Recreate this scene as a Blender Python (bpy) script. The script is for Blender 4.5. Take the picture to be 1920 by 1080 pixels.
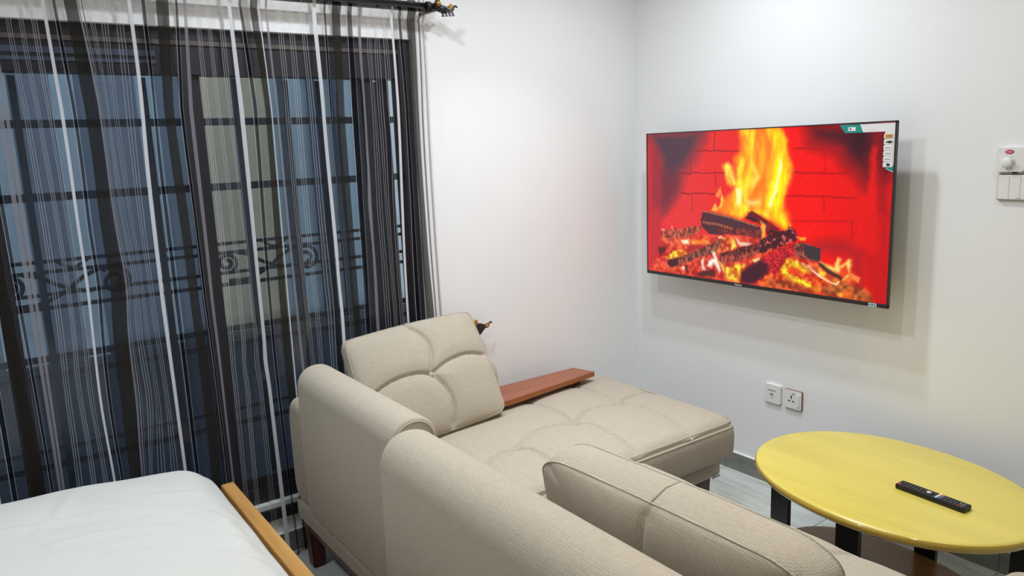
import bpy, bmesh, math, random
import numpy as np
from mathutils import Vector, Matrix

for o in list(bpy.data.objects):
    bpy.data.objects.remove(o, do_unlink=True)
scene = bpy.context.scene
COL = scene.collection
random.seed(4)
PI = math.pi

# ------------------------------------------------------------------ camera
cam_d = bpy.data.cameras.new('camera')
cam = bpy.data.objects.new('camera', cam_d)
COL.objects.link(cam)
RX = Vector((0.5822846, 0.8120527, -0.0389231))
DN = Vector((0.1254750, -0.1370691, -0.9825824))
FW = Vector((-0.8032439, 0.5672587, -0.1817055))
M = Matrix((RX, -DN, -FW)).transposed().to_4x4()
M.translation = Vector((2.90925, -2.89360, 1.6))
cam.matrix_world = M
cam_d.sensor_width = 36.0
cam_d.lens = 1417.44 * 36.0 / 1920.0
cam_d.clip_start = 0.05
scene.camera = cam

# ------------------------------------------------------------------ world, light, exposure
scene.view_settings.view_transform = 'Standard'
scene.view_settings.look = 'None'
scene.view_settings.exposure = 0.0
scene.view_settings.gamma = 1.0
scene.view_settings.use_curve_mapping = False
world = bpy.data.worlds.new('evening_sky')
scene.world = world
world.use_nodes = True
world.node_tree.nodes['Background'].inputs[0].default_value = (0.78, 0.85, 0.95, 1)
world.node_tree.nodes['Background'].inputs[1].default_value = 1.8

def overhead_light(name, x, y, watts, col, size=0.11, spread=125):
    d = bpy.data.lights.new(name, 'AREA')
    d.shape = 'DISK'
    d.size = size
    d.spread = math.radians(spread)
    d.energy = watts
    d.color = col
    o = bpy.data.objects.new(name, d)
    COL.objects.link(o)
    o.location = (x, y, 2.70)
    return o
COOL = (0.85, 0.925, 1.0)
NEUTRAL = (0.97, 0.97, 1.0)
WARM = (1.0, 0.89, 0.74)
overhead_light('downlight_or_fill', 0.82, -1.85, 12.0, COOL, 0.11, 165)
overhead_light('downlight_or_fill', 0.95, -0.72, 11.5, COOL, 0.11, 160)
overhead_light('downlight_or_fill', 0.80, -0.95, 5.0, COOL, 0.11, 95)  # added narrow fill beam to brighten the chaise and lower walls
overhead_light('downlight_or_fill', 2.30, -0.72, 3.2, WARM, 0.11, 150)
overhead_light('downlight_or_fill', 2.30, -1.90, 5.0, WARM, 0.14)
overhead_light('downlight_or_fill', 0.90, -3.40, 10.0, COOL, 0.14)
overhead_light('downlight_or_fill', 1.50, -1.60, 8.5, NEUTRAL, 0.11, 180)

# ------------------------------------------------------------------ helpers
def srgb(r, g, b):
    f = lambda c: (c/12.92 if c <= 0.04045 else ((c+0.055)/1.055)**2.4)
    return (f(r/255), f(g/255), f(b/255), 1)

class NT:
    def __init__(s, name):
        s.m = bpy.data.materials.new(name)
        s.m.use_nodes = True
        s.t = s.m.node_tree
        s.n = s.t.nodes
        s.p = s.n['Principled BSDF']
        s.out = s.n['Material Output']
    def add(s, kind, **kw):
        nd = s.n.new(kind)
        for k, v in kw.items():
            setattr(nd, k, v)
        return nd
    def link(s, a, b):
        s.t.links.new(a, b)
    def coords(s, scale=(1, 1, 1), src='Object', rot=(0, 0, 0)):
        tc = s.add('ShaderNodeTexCoord')
        mp = s.add('ShaderNodeMapping')
        mp.inputs['Scale'].default_value = scale
        mp.inputs['Rotation'].default_value = rot
        s.link(tc.outputs[src], mp.inputs['Vector'])
        return mp.outputs['Vector']
    def noise(s, vec, scale, detail=3, rough=0.55):
        nn = s.add('ShaderNodeTexNoise')
        nn.inputs['Scale'].default_value = scale
        nn.inputs['Detail'].default_value = detail
        nn.inputs['Roughness'].default_value = rough
        s.link(vec, nn.inputs['Vector'])
        return nn.outputs['Fac']
    def ramp(s, fac, stops):
        r = s.add('ShaderNodeValToRGB')
        e = r.color_ramp.elements
        while len(e) > 1:
            e.remove(e[-1])
        e[0].position, e[0].color = stops[0]
        for p_, c_ in stops[1:]:
            q = e.new(p_)
            q.color = c_
        s.link(fac, r.inputs['Fac'])
        return r.outputs['Color']
    def math(s, op, a, b=None, c=None):
        nd = s.add('ShaderNodeMath', operation=op)
        for i, v in enumerate((a, b, c)):
            if v is None:
                continue
            if isinstance(v, (int, float)):
                nd.inputs[i].default_value = v
            else:
                s.link(v, nd.inputs[i])
        return nd.outputs[0]
    def bump(s, h, strength, dist):
        b = s.add('ShaderNodeBump')
        b.inputs['Strength'].default_value = strength
        b.inputs['Distance'].default_value = dist
        s.link(h, b.inputs['Height'])
        s.link(b.outputs['Normal'], s.p.inputs['Normal'])

def plain(name, rgb, rough=0.5, metal=0.0, spec=0.5, noise_amt=0.06, nscale=14, bump=0.0):
    k = NT(name)
    c = srgb(*rgb)
    v = k.coords()
    f = k.noise(v, nscale)
    lo = tuple(max(0, x*(1-noise_amt)) for x in c[:3])+(1,)
    hi = tuple(min(1, x*(1+noise_amt)) for x in c[:3])+(1,)
    k.link(k.ramp(f, [(0.3, lo), (0.7, hi)]), k.p.inputs['Base Color'])
    k.p.inputs['Roughness'].default_value = rough
    k.p.inputs['Metallic'].default_value = metal
    k.p.inputs['Specular IOR Level'].default_value = spec
    if bump:
        k.bump(f, bump, 0.002)
    return k.m

def wood(name, c0, c1, scale=(3, 40, 40), rough=0.4, spec=0.5):
    k = NT(name)
    v = k.coords(scale)
    f = k.noise(v, 1.0, 5, 0.6)
    k.link(k.ramp(f, [(0.28, srgb(*c0)), (0.72, srgb(*c1))]), k.p.inputs['Base Color'])
    k.p.inputs['Roughness'].default_value = rough
    k.p.inputs['Specular IOR Level'].default_value = spec
    k.bump(f, 0.06, 0.002)
    return k.m

def weave_mat(name, c_lo, c_hi, pitch=0.0038):
    k = NT(name)
    v = k.coords()
    sx = k.add('ShaderNodeSeparateXYZ')
    k.link(v, sx.inputs[0])
    w = 2*PI/pitch
    sn = []
    for i in range(3):
        jit = k.noise(v, 60, 1)
        a = k.math('MULTIPLY_ADD', sx.outputs[i], w, 0.0)
        a = k.math('ADD', a, k.math('MULTIPLY', jit, 2.4))
        sn.append(k.math('SINE', a))
    # drop the axis the surface faces, so the threads always lie in the cloth
    tc = k.add('ShaderNodeTexCoord')
    sp = k.add('ShaderNodeSeparateXYZ')
    k.link(tc.outputs['Normal'], sp.inputs[0])
    tot = None
    for i in range(3):
        w_ = k.math('SUBTRACT', 1.0, k.math('POWER', k.math('ABSOLUTE', sp.outputs[i]), 0.7))
        w_ = k.math('MINIMUM', k.math('MULTIPLY', k.math('MAXIMUM', w_, 0.0), 2.2), 1.0)
        t_ = k.math('MULTIPLY', sn[i], w_)
        tot = t_ if tot is None else k.math('ADD', tot, t_)
    s = k.math('MULTIPLY_ADD', tot, 0.22, 0.5)
    slub = k.noise(k.coords((30, 260, 260)), 1.0, 2)
    slub2 = k.noise(k.coords((260, 30, 260)), 1.0, 2)
    mixf = k.math('ADD', k.math('MULTIPLY', s, 0.62), k.math('MULTIPLY', k.math('ADD', slub, slub2), 0.19))
    k.link(k.ramp(mixf, [(0.28, srgb(*c_lo)), (0.68, srgb(*c_hi))]), k.p.inputs['Base Color'])
    k.p.inputs['Roughness'].default_value = 0.92
    k.p.inputs['Specular IOR Level'].default_value = 0.12
    k.p.inputs['Sheen Weight'].default_value = 0.15
    k.bump(mixf, 0.55, 0.0012)
    return k.m

MATS = {}
def build_mats():
    m = MATS
    m['wall'] = plain('white_wall_paint', (242, 242, 241), 0.55, 0, 0.3, 0.008, 3)
    m['ceil'] = plain('white_ceiling_paint', (244, 244, 243), 0.8, 0, 0.2, 0.01, 3)
    m['ledge'] = plain('white_ledge', (240, 240, 238), 0.5)
    # floor tile : grey timber-look porcelain
    k = NT('grey_porcelain_tile')
    f = k.noise(k.coords((2.2, 16, 16)), 1.0, 6, 0.65)
    f2 = k.noise(k.coords((1, 3, 3)), 1.6, 3)
    fm = k.math('ADD', k.math('MULTIPLY', f, 0.7), k.math('MULTIPLY', f2, 0.3))
    k.link(k.ramp(fm, [(0.33, srgb(168, 172, 167)), (0.47, srgb(202, 206, 201)), (0.62, srgb(220, 223, 218))]), k.p.inputs['Base Color'])
    k.p.inputs['Roughness'].default_value = 0.28
    m['tile'] = k.m
    k = NT('dark_grey_skirting_tile')
    f = k.noise(k.coords((3, 22, 22)), 1.0, 5, 0.65)
    k.link(k.ramp(f, [(0.3, srgb(112, 114, 108)), (0.7, srgb(140, 142, 134))]), k.p.inputs['Base Color'])
    k.p.inputs['Roughness'].default_value = 0.3
    m['skirt'] = k.m
    m['grout'] = plain('grey_grout', (120, 122, 118), 0.9)
    m['fabric'] = weave_mat('oatmeal_woven_fabric', (150, 139, 122), (208, 198, 180))
    m['fabric_arm'] = weave_mat('oatmeal_woven_fabric_fine', (150, 139, 122), (198, 187, 168), 0.0028)
    m['seam'] = plain('seam_thread', (142, 130, 112), 0.95, 0, 0.1)
    m['cherry'] = wood('cherry_red_wood', (60, 16, 12), (92, 28, 20), (30, 30, 4), 0.35)
    m['walnut'] = wood('cherry_shelf_wood', (136, 74, 48), (166, 98, 66), (60, 3.0, 40), 0.35)
    m['walnut_edge'] = wood('shelf_edge_wood', (140, 80, 32), (162, 98, 44), (60, 3.0, 40), 0.4)
    m['pine'] = wood('honey_bed_wood', (176, 126, 62), (206, 158, 92), (3.0, 26, 26), 0.5)
    m['sheet'] = plain('white_bed_sheet', (214, 213, 207), 0.85, 0, 0.15, 0.01, 6)
    m['black'] = plain('black_plastic', (24, 22, 24), 0.38, 0, 0.4)
    m['bezel'] = plain('dark_brown_bezel', (44, 36, 38), 0.35, 0, 0.5)
    m['leg'] = plain('black_lacquer_leg', (30, 28, 27), 0.3, 0, 0.5)
    m['darkmetal'] = plain('painted_dark_steel', (22, 26, 36), 0.5, 0.0, 0.4)
    m['frame'] = plain('dark_aluminium_frame', (30, 29, 38), 0.45, 0.0, 0.4)
    m['frame_tan'] = plain('tan_shutter_rail', (84, 74, 72), 0.5)
    m['frame_blue'] = plain('grey_blue_slat', (62, 70, 92), 0.5)
    m['rod'] = plain('gloss_black_rod', (22, 24, 30), 0.22, 0.2, 0.6)
    m['gunmetal'] = plain('antique_black_casting', (52, 46, 48), 0.35, 0.5)
    m['silver'] = plain('tarnished_silver', (120, 116, 120), 0.3, 0.7)
    m['gold'] = plain('antique_gold', (196, 146, 70), 0.3, 0.85)
    m['white_pl'] = plain('white_switch_plastic', (236, 235, 232), 0.35, 0, 0.5, 0.01)
    m['grey_pl'] = plain('grey_print', (158, 158, 160), 0.5)
    m['rose'] = plain('rose_gold_trim', (150, 118, 102), 0.35, 0.5)
    m['hole'] = plain('dark_socket_hole', (22, 22, 24), 0.8)
    m['red'] = plain('red_print', (196, 40, 66), 0.5)
    m['teal'] = plain('teal_print', (18, 138, 122), 0.5)
    m['paper'] = plain('white_sticker', (226, 224, 222), 0.5)
    m['amber'] = plain('amber_print', (190, 130, 40), 0.5)
    m['ink'] = plain('black_ink', (40, 40, 42), 0.6)
    m['pale_blue'] = plain('pale_label', (186, 214, 214), 0.5)
    m['chrome'] = plain('chrome_badge', (170, 165, 158), 0.2, 0.9)
    # table top
    k = NT('yellow_stained_wood')
    f = k.noise(k.coords((1.2, 9, 9), rot=(0, 0, math.radians(6.6))), 1.2, 4, 0.6)
    f2 = k.noise(k.coords((2, 60, 60), rot=(0, 0, math.radians(6.6))), 1.0, 3)
    fm = k.math('ADD', k.math('MULTIPLY', f, 0.75), k.math('MULTIPLY', f2, 0.25))
    k.link(k.ramp(fm, [(0.3, srgb(208, 190, 92)), (0.5, srgb(222, 204, 96)), (0.7, srgb(230, 210, 104))]), k.p.inputs['Base Color'])
    k.p.inputs['Roughness'].default_value = 0.27
    k.p.inputs['Coat Weight'].default_value = 0.2
    m['yellow'] = k.m
    k = NT('golden_brown_rim')
    f = k.noise(k.coords((3, 3, 90)), 1.0, 3)
    k.link(k.ramp(f, [(0.3, srgb(168, 136, 44)), (0.7, srgb(204, 176, 78))]), k.p.inputs['Base Color'])
    k.p.inputs['Roughness'].default_value = 0.14
    k.p.inputs['Coat Weight'].default_value = 0.6
    m['rim'] = k.m
    m['shelf'] = wood('brown_shelf_wood', (112, 80, 46), (142, 106, 64), (2, 30, 30), 0.22)
    # outside
    m['out_grey'] = plain('blue_grey_render', (134, 142, 154), 0.9)
    m['out_beige'] = plain('beige_render', (206, 190, 160), 0.9)
    m['out_blue'] = plain('pale_blue_render', (176, 194, 202), 0.9)
    m['out_dark'] = plain('dark_reflection_stripe', (44, 58, 78), 0.8)
    m['out_lower'] = plain('dark_lower_wall', (34, 42, 56), 0.8)
    m['out_floor'] = plain('concrete_yard', (52, 60, 74), 0.9)
    # glass : thin tinted pane
    def veil(name, fac, col, trans=0.35, gloss=0.0, tint=(1, 1, 1, 1)):
        k = NT(name)
        tr = k.add('ShaderNodeBsdfTransparent')
        tr.inputs[0].default_value = tint
        df = k.add('ShaderNodeBsdfDiffuse')
        df.inputs[0].default_value = col
        tl = k.add('ShaderNodeBsdfTranslucent')
        tl.inputs[0].default_value = col
        m1 = k.add('ShaderNodeMixShader')
        m1.inputs[0].default_value = trans
        k.link(df.outputs[0], m1.inputs[1])
        k.link(tl.outputs[0], m1.inputs[2])
        m2 = k.add('ShaderNodeMixShader')
        if isinstance(fac, float):
            m2.inputs[0].default_value = fac
        k.link(tr.outputs[0], m2.inputs[1])
        k.link(m1.outputs[0], m2.inputs[2])
        last = m2.outputs[0]
        if gloss:
            gl = k.add('ShaderNodeBsdfGlossy')
            gl.inputs['Roughness'].default_value = 0.03
            m3 = k.add('ShaderNodeMixShader')
            m3.inputs[0].default_value = gloss
            k.link(last, m3.inputs[1])
            k.link(gl.outputs[0], m3.inputs[2])
            last = m3.outputs[0]
        k.link(last, k.out.inputs['Surface'])
        return k, m2, df, tl
    m['glass'] = veil('tinted_window_glass', 0.02, srgb(150, 170, 200), 0.2, 0.035, (0.78, 0.84, 0.88, 1))[0].m
    m['screen_mesh'] = veil('insect_screen_mesh', 0.22, srgb(70, 84, 108), 0.4)[0].m
    m['sheer'] = veil('sheer_voile', 0.014, srgb(226, 220, 210), 0.35)[0].m
    m['hem'] = veil('doubled_voile_hem', 0.20, srgb(226, 220, 204), 0.35)[0].m
    m['c_white'] = veil('white_satin_stripe', 0.90, srgb(232, 232, 236), 0.25)[0].m
    m['c_black'] = veil('black_stripe', 0.74, srgb(14, 15, 20), 0.1)[0].m
    m['c_grey'] = veil('grey_satin_stripe', 0.74, srgb(150, 146, 152), 0.25)[0].m
    m['c_thread'] = veil('white_thread', 0.36, srgb(228, 228, 230), 0.25)[0].m
    k, m2, df, tl = veil('ribbed_brown_stripe', 0.84, srgb(40, 37, 32), 0.1)
    v = k.coords()
    sx = k.add('ShaderNodeSeparateXYZ')
    k.link(v, sx.inputs[0])
    s = k.math('SINE', k.math('MULTIPLY', sx.outputs[1], 2*PI/0.0042))
    s = k.math('MULTIPLY_ADD', s, 0.5, 0.5)
    col = k.ramp(s, [(0.0, srgb(22, 20, 17)), (0.74, srgb(22, 20, 17)), (0.97, srgb(84, 79, 70))])
    k.link(col, df.inputs[0])
    k.link(col, tl.inputs[0])
    m['c_rib'] = k.m
build_mats()

def setp(o, label=None, cat=None, group=None, kind=None):
    if label: o['label'] = label
    if cat: o['category'] = cat
    if group: o['group'] = group
    if kind: o['kind'] = kind
    return o

def empty(name, loc=(0, 0, 0), **kw):
    o = bpy.data.objects.new(name, None)
    o.empty_display_size = 0.05
    COL.objects.link(o)
    o.location = loc
    return setp(o, **kw)

def attach(o, parent):
    """parent keeping world placement (parents are unrotated empties or unmoved meshes)"""
    if parent is not None:
        o.parent = parent
        w = Vector((0, 0, 0))
        q = parent
        while q is not None:
            w += q.location
            q = q.parent
        o.location = o.location - w
    return o

def mesh(name, verts, faces, mat, parent=None, smooth=False, fmats=None, mats=None, **kw):
    me = bpy.data.meshes.new(name)
    me.from_pydata([tuple(v) for v in verts], [], [tuple(f) for f in faces])
    if mats:
        for q in mats:
            me.materials.append(MATS[q])
        me.polygons.foreach_set('material_index', fmats)
    else:
        me.materials.append(MATS[mat] if isinstance(mat, str) else mat)
    if smooth:
        me.polygons.foreach_set('use_smooth', [True]*len(me.polygons))
    me.update()
    o = bpy.data.objects.new(name, me)
    COL.objects.link(o)
    attach(o, parent)
    return setp(o, **kw)

def from_bm(name, bm, mat, parent=None, smooth=False, **kw):
    me = bpy.data.meshes.new(name)
    bmesh.ops.recalc_face_normals(bm, faces=bm.faces)
    bm.to_mesh(me)
    bm.free()
    me.materials.append(MATS[mat])
    if smooth:
        me.polygons.foreach_set('use_smooth', [True]*len(me.polygons))
    o = bpy.data.objects.new(name, me)
    COL.objects.link(o)
    attach(o, parent)
    return setp(o, **kw)

def box(name, a, b, mat, parent=None, bev=0.0, seg=2, smooth=False, **kw):
    bm = bmesh.new()
    bmesh.ops.create_cube(bm, size=1)
    c = [(a[i]+b[i])/2 for i in range(3)]
    d = [abs(b[i]-a[i]) for i in range(3)]
    for v in bm.verts:
        v.co = Vector((c[0]+v.co.x*d[0], c[1]+v.co.y*d[1], c[2]+v.co.z*d[2]))
    if bev:
        bmesh.ops.bevel(bm, geom=list(bm.edges), offset=bev, segments=seg, profile=0.5, affect='EDGES')
    return from_bm(name, bm, mat, parent, smooth, **kw)

def tube(name, pts, rad, mat, parent=None, n=8, closed=False, **kw):
    pts = [Vector(p) for p in pts]
    m = len(pts)
    rads = rad if isinstance(rad, (list, tuple)) else [rad]*m
    verts, faces = [], []
    prev = None
    for i, p in enumerate(pts):
        if closed:
            t = pts[(i+1) % m]-pts[i-1]
        else:
            t = pts[min(i+1, m-1)]-pts[max(i-1, 0)]
        t.normalize()
        if prev is None:
            a = Vector((0, 0, 1)) if abs(t.z) < 0.9 else Vector((1, 0, 0))
            u = t.cross(a).normalized()
        else:
            u = (prev-t*prev.dot(t)).normalized()
        prev = u
        w = t.cross(u)
        for j in range(n):
            an = 2*PI*j/n
            verts.append(p+(u*math.cos(an)+w*math.sin(an))*rads[i])
    for i in range(m if closed else m-1):
        i2 = (i+1) % m
        for j in range(n):
            j2 = (j+1) % n
            faces.append((i*n+j, i*n+j2, i2*n+j2, i2*n+j))
    if not closed:
        faces.append(tuple(range(n))[::-1])
        faces.append(tuple((m-1)*n+j for j in range(n)))
    return mesh(name, verts, faces, mat, parent, True, **kw)

def ball(name, c, r, mat, parent=None, sc=(1, 1, 1), seg=14, **kw):
    bm = bmesh.new()
    bmesh.ops.create_uvsphere(bm, u_segments=seg, v_segments=seg//2+1, radius=r)
    for v in bm.verts:
        v.co = Vector((c[0]+v.co.x*sc[0], c[1]+v.co.y*sc[1], c[2]+v.co.z*sc[2]))
    return from_bm(name, bm, mat, parent, True, **kw)

def prism(name, outline, ax, a, b, mat, parent=None, bev=0.0, **kw):
    """outline: 2-D points in the plane perpendicular to axis ax, extruded from a to b"""
    def P(q, h):
        l = [q[0], q[1]]
        l.insert(ax, h)
        return Vector(l)
    bm = bmesh.new()
    lo = [bm.verts.new(P(q, a)) for q in outline]
    hi = [bm.verts.new(P(q, b)) for q in outline]
    n = len(outline)
    bm.faces.new(lo[::-1])
    bm.faces.new(hi)
    for i in range(n):
        bm.faces.new((lo[i], lo[(i+1) % n], hi[(i+1) % n], hi[i]))
    if bev:
        bmesh.ops.bevel(bm, geom=list(bm.edges), offset=bev, segments=2, profile=0.5, affect='EDGES')
    return from_bm(name, bm, mat, parent, **kw)

def rrect(x0, x1, z0, z1, r, n=5):
    out = []
    for cx, cz, a0 in ((x1-r, z1-r, 0), (x0+r, z1-r, PI/2), (x0+r, z0+r, PI), (x1-r, z0+r, 1.5*PI)):
        for i in range(n+1):
            a = a0+PI/2*i/n
            out.append((cx+r*math.cos(a), cz+r*math.sin(a)))
    return out

def grid_box(n, dims, r, shape=None):
    """subdivided box with rounded edges; n cells along x,y,z; returns verts, faces (centred)"""
    nx, ny, nz = n
    idx, verts, faces = {}, [], []
    hx, hy, hz = dims[0]/2, dims[1]/2, dims[2]/2
    def V(i, j, k):
        key = (i, j, k)
        if key not in idx:
            p = Vector((-hx+2*hx*i/nx, -hy+2*hy*j/ny, -hz+2*hz*k/nz))
            q = Vector((max(-(hx-r), min(hx-r, p.x)), max(-(hy-r), min(hy-r, p.y)), max(-(hz-r), min(hz-r, p.z))))
            d = p-q
            if d.length > 1e-9:
                p = q+d.normalized()*r
            idx[key] = len(verts)
            verts.append(p)
        return idx[key]
    for i in range(nx):
        for j in range(ny):
            faces.append((V(i, j, nz), V(i+1, j, nz), V(i+1, j+1, nz), V(i, j+1, nz)))
            faces.append((V(i, j, 0), V(i, j+1, 0), V(i+1, j+1, 0), V(i+1, j, 0)))
    for i in range(nx):
        for k in range(nz):
            faces.append((V(i, 0, k), V(i+1, 0, k), V(i+1, 0, k+1), V(i, 0, k+1)))
            faces.append((V(i, ny, k), V(i, ny, k+1), V(i+1, ny, k+1), V(i+1, ny, k)))
    for j in range(ny):
        for k in range(nz):
            faces.append((V(0, j, k), V(0, j, k+1), V(0, j+1, k+1), V(0, j+1, k)))
            faces.append((V(nx, j, k), V(nx, j+1, k), V(nx, j+1, k+1), V(nx, j, k+1)))
    if shape:
        verts = [shape(v) for v in verts]
    return verts, faces

def seg_dist(px, py, poly):
    """numpy distance from points to a polyline"""
    d = np.full(px.shape, 1e9)
    for (ax, ay), (bx, by) in zip(poly[:-1], poly[1:]):
        vx, vy = bx-ax, by-ay
        L2 = vx*vx+vy*vy+1e-12
        t = np.clip(((px-ax)*vx+(py-ay)*vy)/L2, 0, 1)
        d = np.minimum(d, np.hypot(px-ax-t*vx, py-ay-t*vy))
    return d

def smooth_line(pts, k=8):
    """Catmull-Rom"""
    P = [Vector((*p, 0)) if len(p) == 2 else Vector(p) for p in pts]
    P = [P[0]*2-P[1]]+P+[P[-1]*2-P[-2]]
    out = []
    for i in range(1, len(P)-2):
        for j in range(k):
            t = j/k
            a, b, c, d = P[i-1], P[i], P[i+1], P[i+2]
            out.append(0.5*((2*b)+(c-a)*t+(2*a-5*b+4*c-d)*t*t+(3*b-a-3*c+d)*t**3))
    out.append(P[-2])
    return out

def text_mesh(name, s, size, mat, M4, parent=None, extrude=0.0003, **kw):
    cu = bpy.data.curves.new('tmp_text', 'FONT')
    cu.body = s
    cu.size = size
    cu.align_x = 'CENTER'
    cu.align_y = 'CENTER'
    cu.extrude = extrude
    cu.resolution_u = 3
    t = bpy.data.objects.new('tmp_text', cu)
    COL.objects.link(t)
    dg = bpy.context.evaluated_depsgraph_get()
    me = bpy.data.meshes.new_from_object(t.evaluated_get(dg))
    bpy.data.objects.remove(t, do_unlink=True)
    me.name = name
    me.transform(M4)
    me.materials.clear()
    me.materials.append(MATS[mat])
    o = bpy.data.objects.new(name, me)
    COL.objects.link(o)
    attach(o, parent)
    return setp(o, **kw)
# matrix that puts text upright on the television wall (facing -y), at a point
def on_wall(x, y, z):
    return Matrix.Translation((x, y, z)) @ Matrix.Rotation(PI/2, 4, 'X')

# ------------------------------------------------------------------ room shell
X1, Y0, HC = 4.4, -4.6, 2.75
WY0, WY1, WZ0, WZ1 = -3.62, -1.305, 0.225, 2.062    # window opening in wall_left
TH = 0.2
box('wall_back', (-TH, 0, 0), (X1, TH, HC), 'wall', kind='structure')
box('wall_right', (X1, Y0, 0), (X1+TH, TH, HC), 'wall', kind='structure')
box('wall_front', (-TH, Y0-TH, 0), (X1+TH, Y0, HC), 'wall', kind='structure')
box('ceiling', (-TH, Y0-TH, HC), (X1+TH, TH, HC+0.1), 'ceil', kind='structure')
# window wall with an opening: one mesh of four blocks around the hole
def wall_left():
    v, f = [], []
    def blk(y0, y1, z0, z1):
        b = len(v)
        for x in (-TH, 0):
            for y in (y0, y1):
                for z in (z0, z1):
                    v.append((x, y, z))
        for q in ((0, 1, 3, 2), (4, 6, 7, 5), (0, 4, 5, 1), (2, 3, 7, 6), (0, 2, 6, 4), (1, 5, 7, 3)):
            f.append(tuple(b+i for i in q))
    blk(Y0, WY0, 0, HC)
    blk(WY1, 0, 0, HC)
    blk(WY0, WY1, WZ1, HC)
    blk(WY0, WY1, 0, WZ0)
    mesh('wall_left', v, f, 'wall', kind='structure')
wall_left()
# floor: screed with single tiles
P_ = 0.6185
OX = 0.613-P_
fl = box('floor', (-0.02, Y0, -0.05), (X1, 0, -0.004), 'grout', kind='structure')
def tile_mesh(w, h, t):
    bm = bmesh.new()
    bmesh.ops.create_cube(bm, size=1)
    for q in bm.verts:
        q.co = Vector((q.co.x*w, q.co.y*h, q.co.z*t))
    me = bpy.data.meshes.new('tile')
    bm.to_mesh(me)
    bm.free()
    return me
tm = tile_mesh(P_-0.003, P_-0.003, 0.004)
tm.materials.append(MATS['tile'])
for i in range(0, 7):
    for j in range(0, 7):
        o = bpy.data.objects.new('tile', tm)
        COL.objects.link(o)
        o.location = (OX+P_*(i+0.5), -P_*(j+0.5)-0.002, -0.002)
        attach(o, fl)
# skirting of cut tiles with a white ledge on top
sk = empty('baseboard_back', kind='structure')
st_me = tile_mesh(P_-0.002, 0.012, 0.088)
st_me.materials.append(MATS['skirt'])
for i in range(0, 7):
    o = bpy.data.objects.new('skirting_tile', st_me)
    COL.objects.link(o)
    o.location = (OX+P_*(i+0.5), -0.006, 0.044)
    attach(o, sk)
box('ledge', (0, -0.013, 0.088), (X1, 0, 0.0915), 'ledge', sk)
sk = empty('baseboard_left', kind='structure')
st_me = tile_mesh(0.012, P_-0.002, 0.088)
st_me.materials.append(MATS['skirt'])
for i in range(0, 7):
    o = bpy.data.objects.new('skirting_tile', st_me)
    COL.objects.link(o)
    o.location = (0.006, -P_*(i+0.5)-0.013, 0.044)
    attach(o, sk)
box('ledge', (0, Y0, 0.088), (0.013, -0.013, 0.0915), 'ledge', sk)
box('trim_1', (0, WY0-0.03, 0.158), (0.014, WY1+0.03, 0.206), 'frame', None, 0.003, kind='structure')

# ------------------------------------------------------------------ window
win = empty('window_1', (0, WY0, WZ0), kind='structure')
box('jamb', (-0.10, WY1-0.055, WZ0), (-0.02, WY1, WZ1), 'frame', win)
box('jamb', (-0.10, WY0, WZ0), (-0.02, WY0+0.05, WZ1), 'frame', win)
box('head', (-0.11, WY0, 1.904), (-0.03, WY1, WZ1), 'frame', win)
box('shutter_rail', (-0.032, WY0, 2.004), (-0.022, WY1, 2.019), 'frame_tan', win)
box('shutter_slat', (-0.034, WY0, 1.962), (-0.026, -2.30, 1.982), 'frame_blue', win)
box('shutter_slat', (-0.034, WY0, 1.938), (-0.026, -2.30, 1.950), 'frame_blue', win)
box('bottom_rail', (-0.11, WY0, WZ0), (-0.03, WY1, WZ0+0.06), 'frame', win)
def sash(y0, y1, x, screen=False):
    s = empty('sash', (x, y0, WZ0+0.06))
    attach(s, win)
    zt, zb, w = 1.904, WZ0+0.06, 0.045
    box('stile', (x-0.012, y0, zb), (x+0.012, y0+w, zt), 'frame', s)
    box('stile', (x-0.012, y1-w, zb), (x+0.012, y1, zt), 'frame', s)
    box('rail', (x-0.012, y0+w, zb), (x+0.012, y1-w, zb+w), 'frame', s)
    if screen:
        mesh('insect_screen', [(x, y0+w, zb+w), (x, y1-w, zb+w), (x, y1-w, zt), (x, y0+w, zt)], [(0, 1, 2, 3)], 'screen_mesh', s)
    else:
        box('pane', (x-0.002, y0+w, zb+w), (x+0.002, y1-w, zt), 'glass', s)
sash(-3.57, -2.82, -0.050)
sash(-2.86, -2.155, -0.078)
sash(-2.86, -2.185, -0.040, True)
sash(-2.200, -1.470, -0.062)
sash(-1.545, -1.385, -0.092)
for o in win.children:
    pass

# security grille outside
gr = empty('window_grille', (-0.15, -2.46, WZ0), label='dark painted steel security grille with scrollwork outside the window', cat='window grille')
GX = -0.150
def hbar(z, t, y0=-3.6, y1=-1.315, mat='darkmetal'):
    box('bar', (GX-0.008, y0, z-t/2), (GX+0.008, y1, z+t/2), mat, gr)
for z, t in ((1.743, 0.027), (1.497, 0.028), (1.276, 0.012), (1.240, 0.012), (1.161, 0.012), (1.114, 0.013), (0.935, 0.022), (0.874, 0.022), (0.605, 0.016), (0.545, 0.022)):
    hbar(z, t)
for y in (-3.40, -3.06, -2.728, -2.332, -2.006, -1.811, -1.675, -1.42):
    box('bar', (GX+0.008, y-0.011, 0.235), (GX+0.022, y+0.011, 1.90), 'darkmetal', gr)
def spiral(cy, cz, r, turns, a0, sgn=1):
    out = []
    n = int(28*turns)
    for i in range(n+1):
        t = i/n
        a = a0+sgn*2*PI*turns*t
        rr = r*(1-0.78*t)
        out.append((GX+0.002, cy+rr*math.cos(a), cz+rr*math.sin(a)))
    return out
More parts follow.
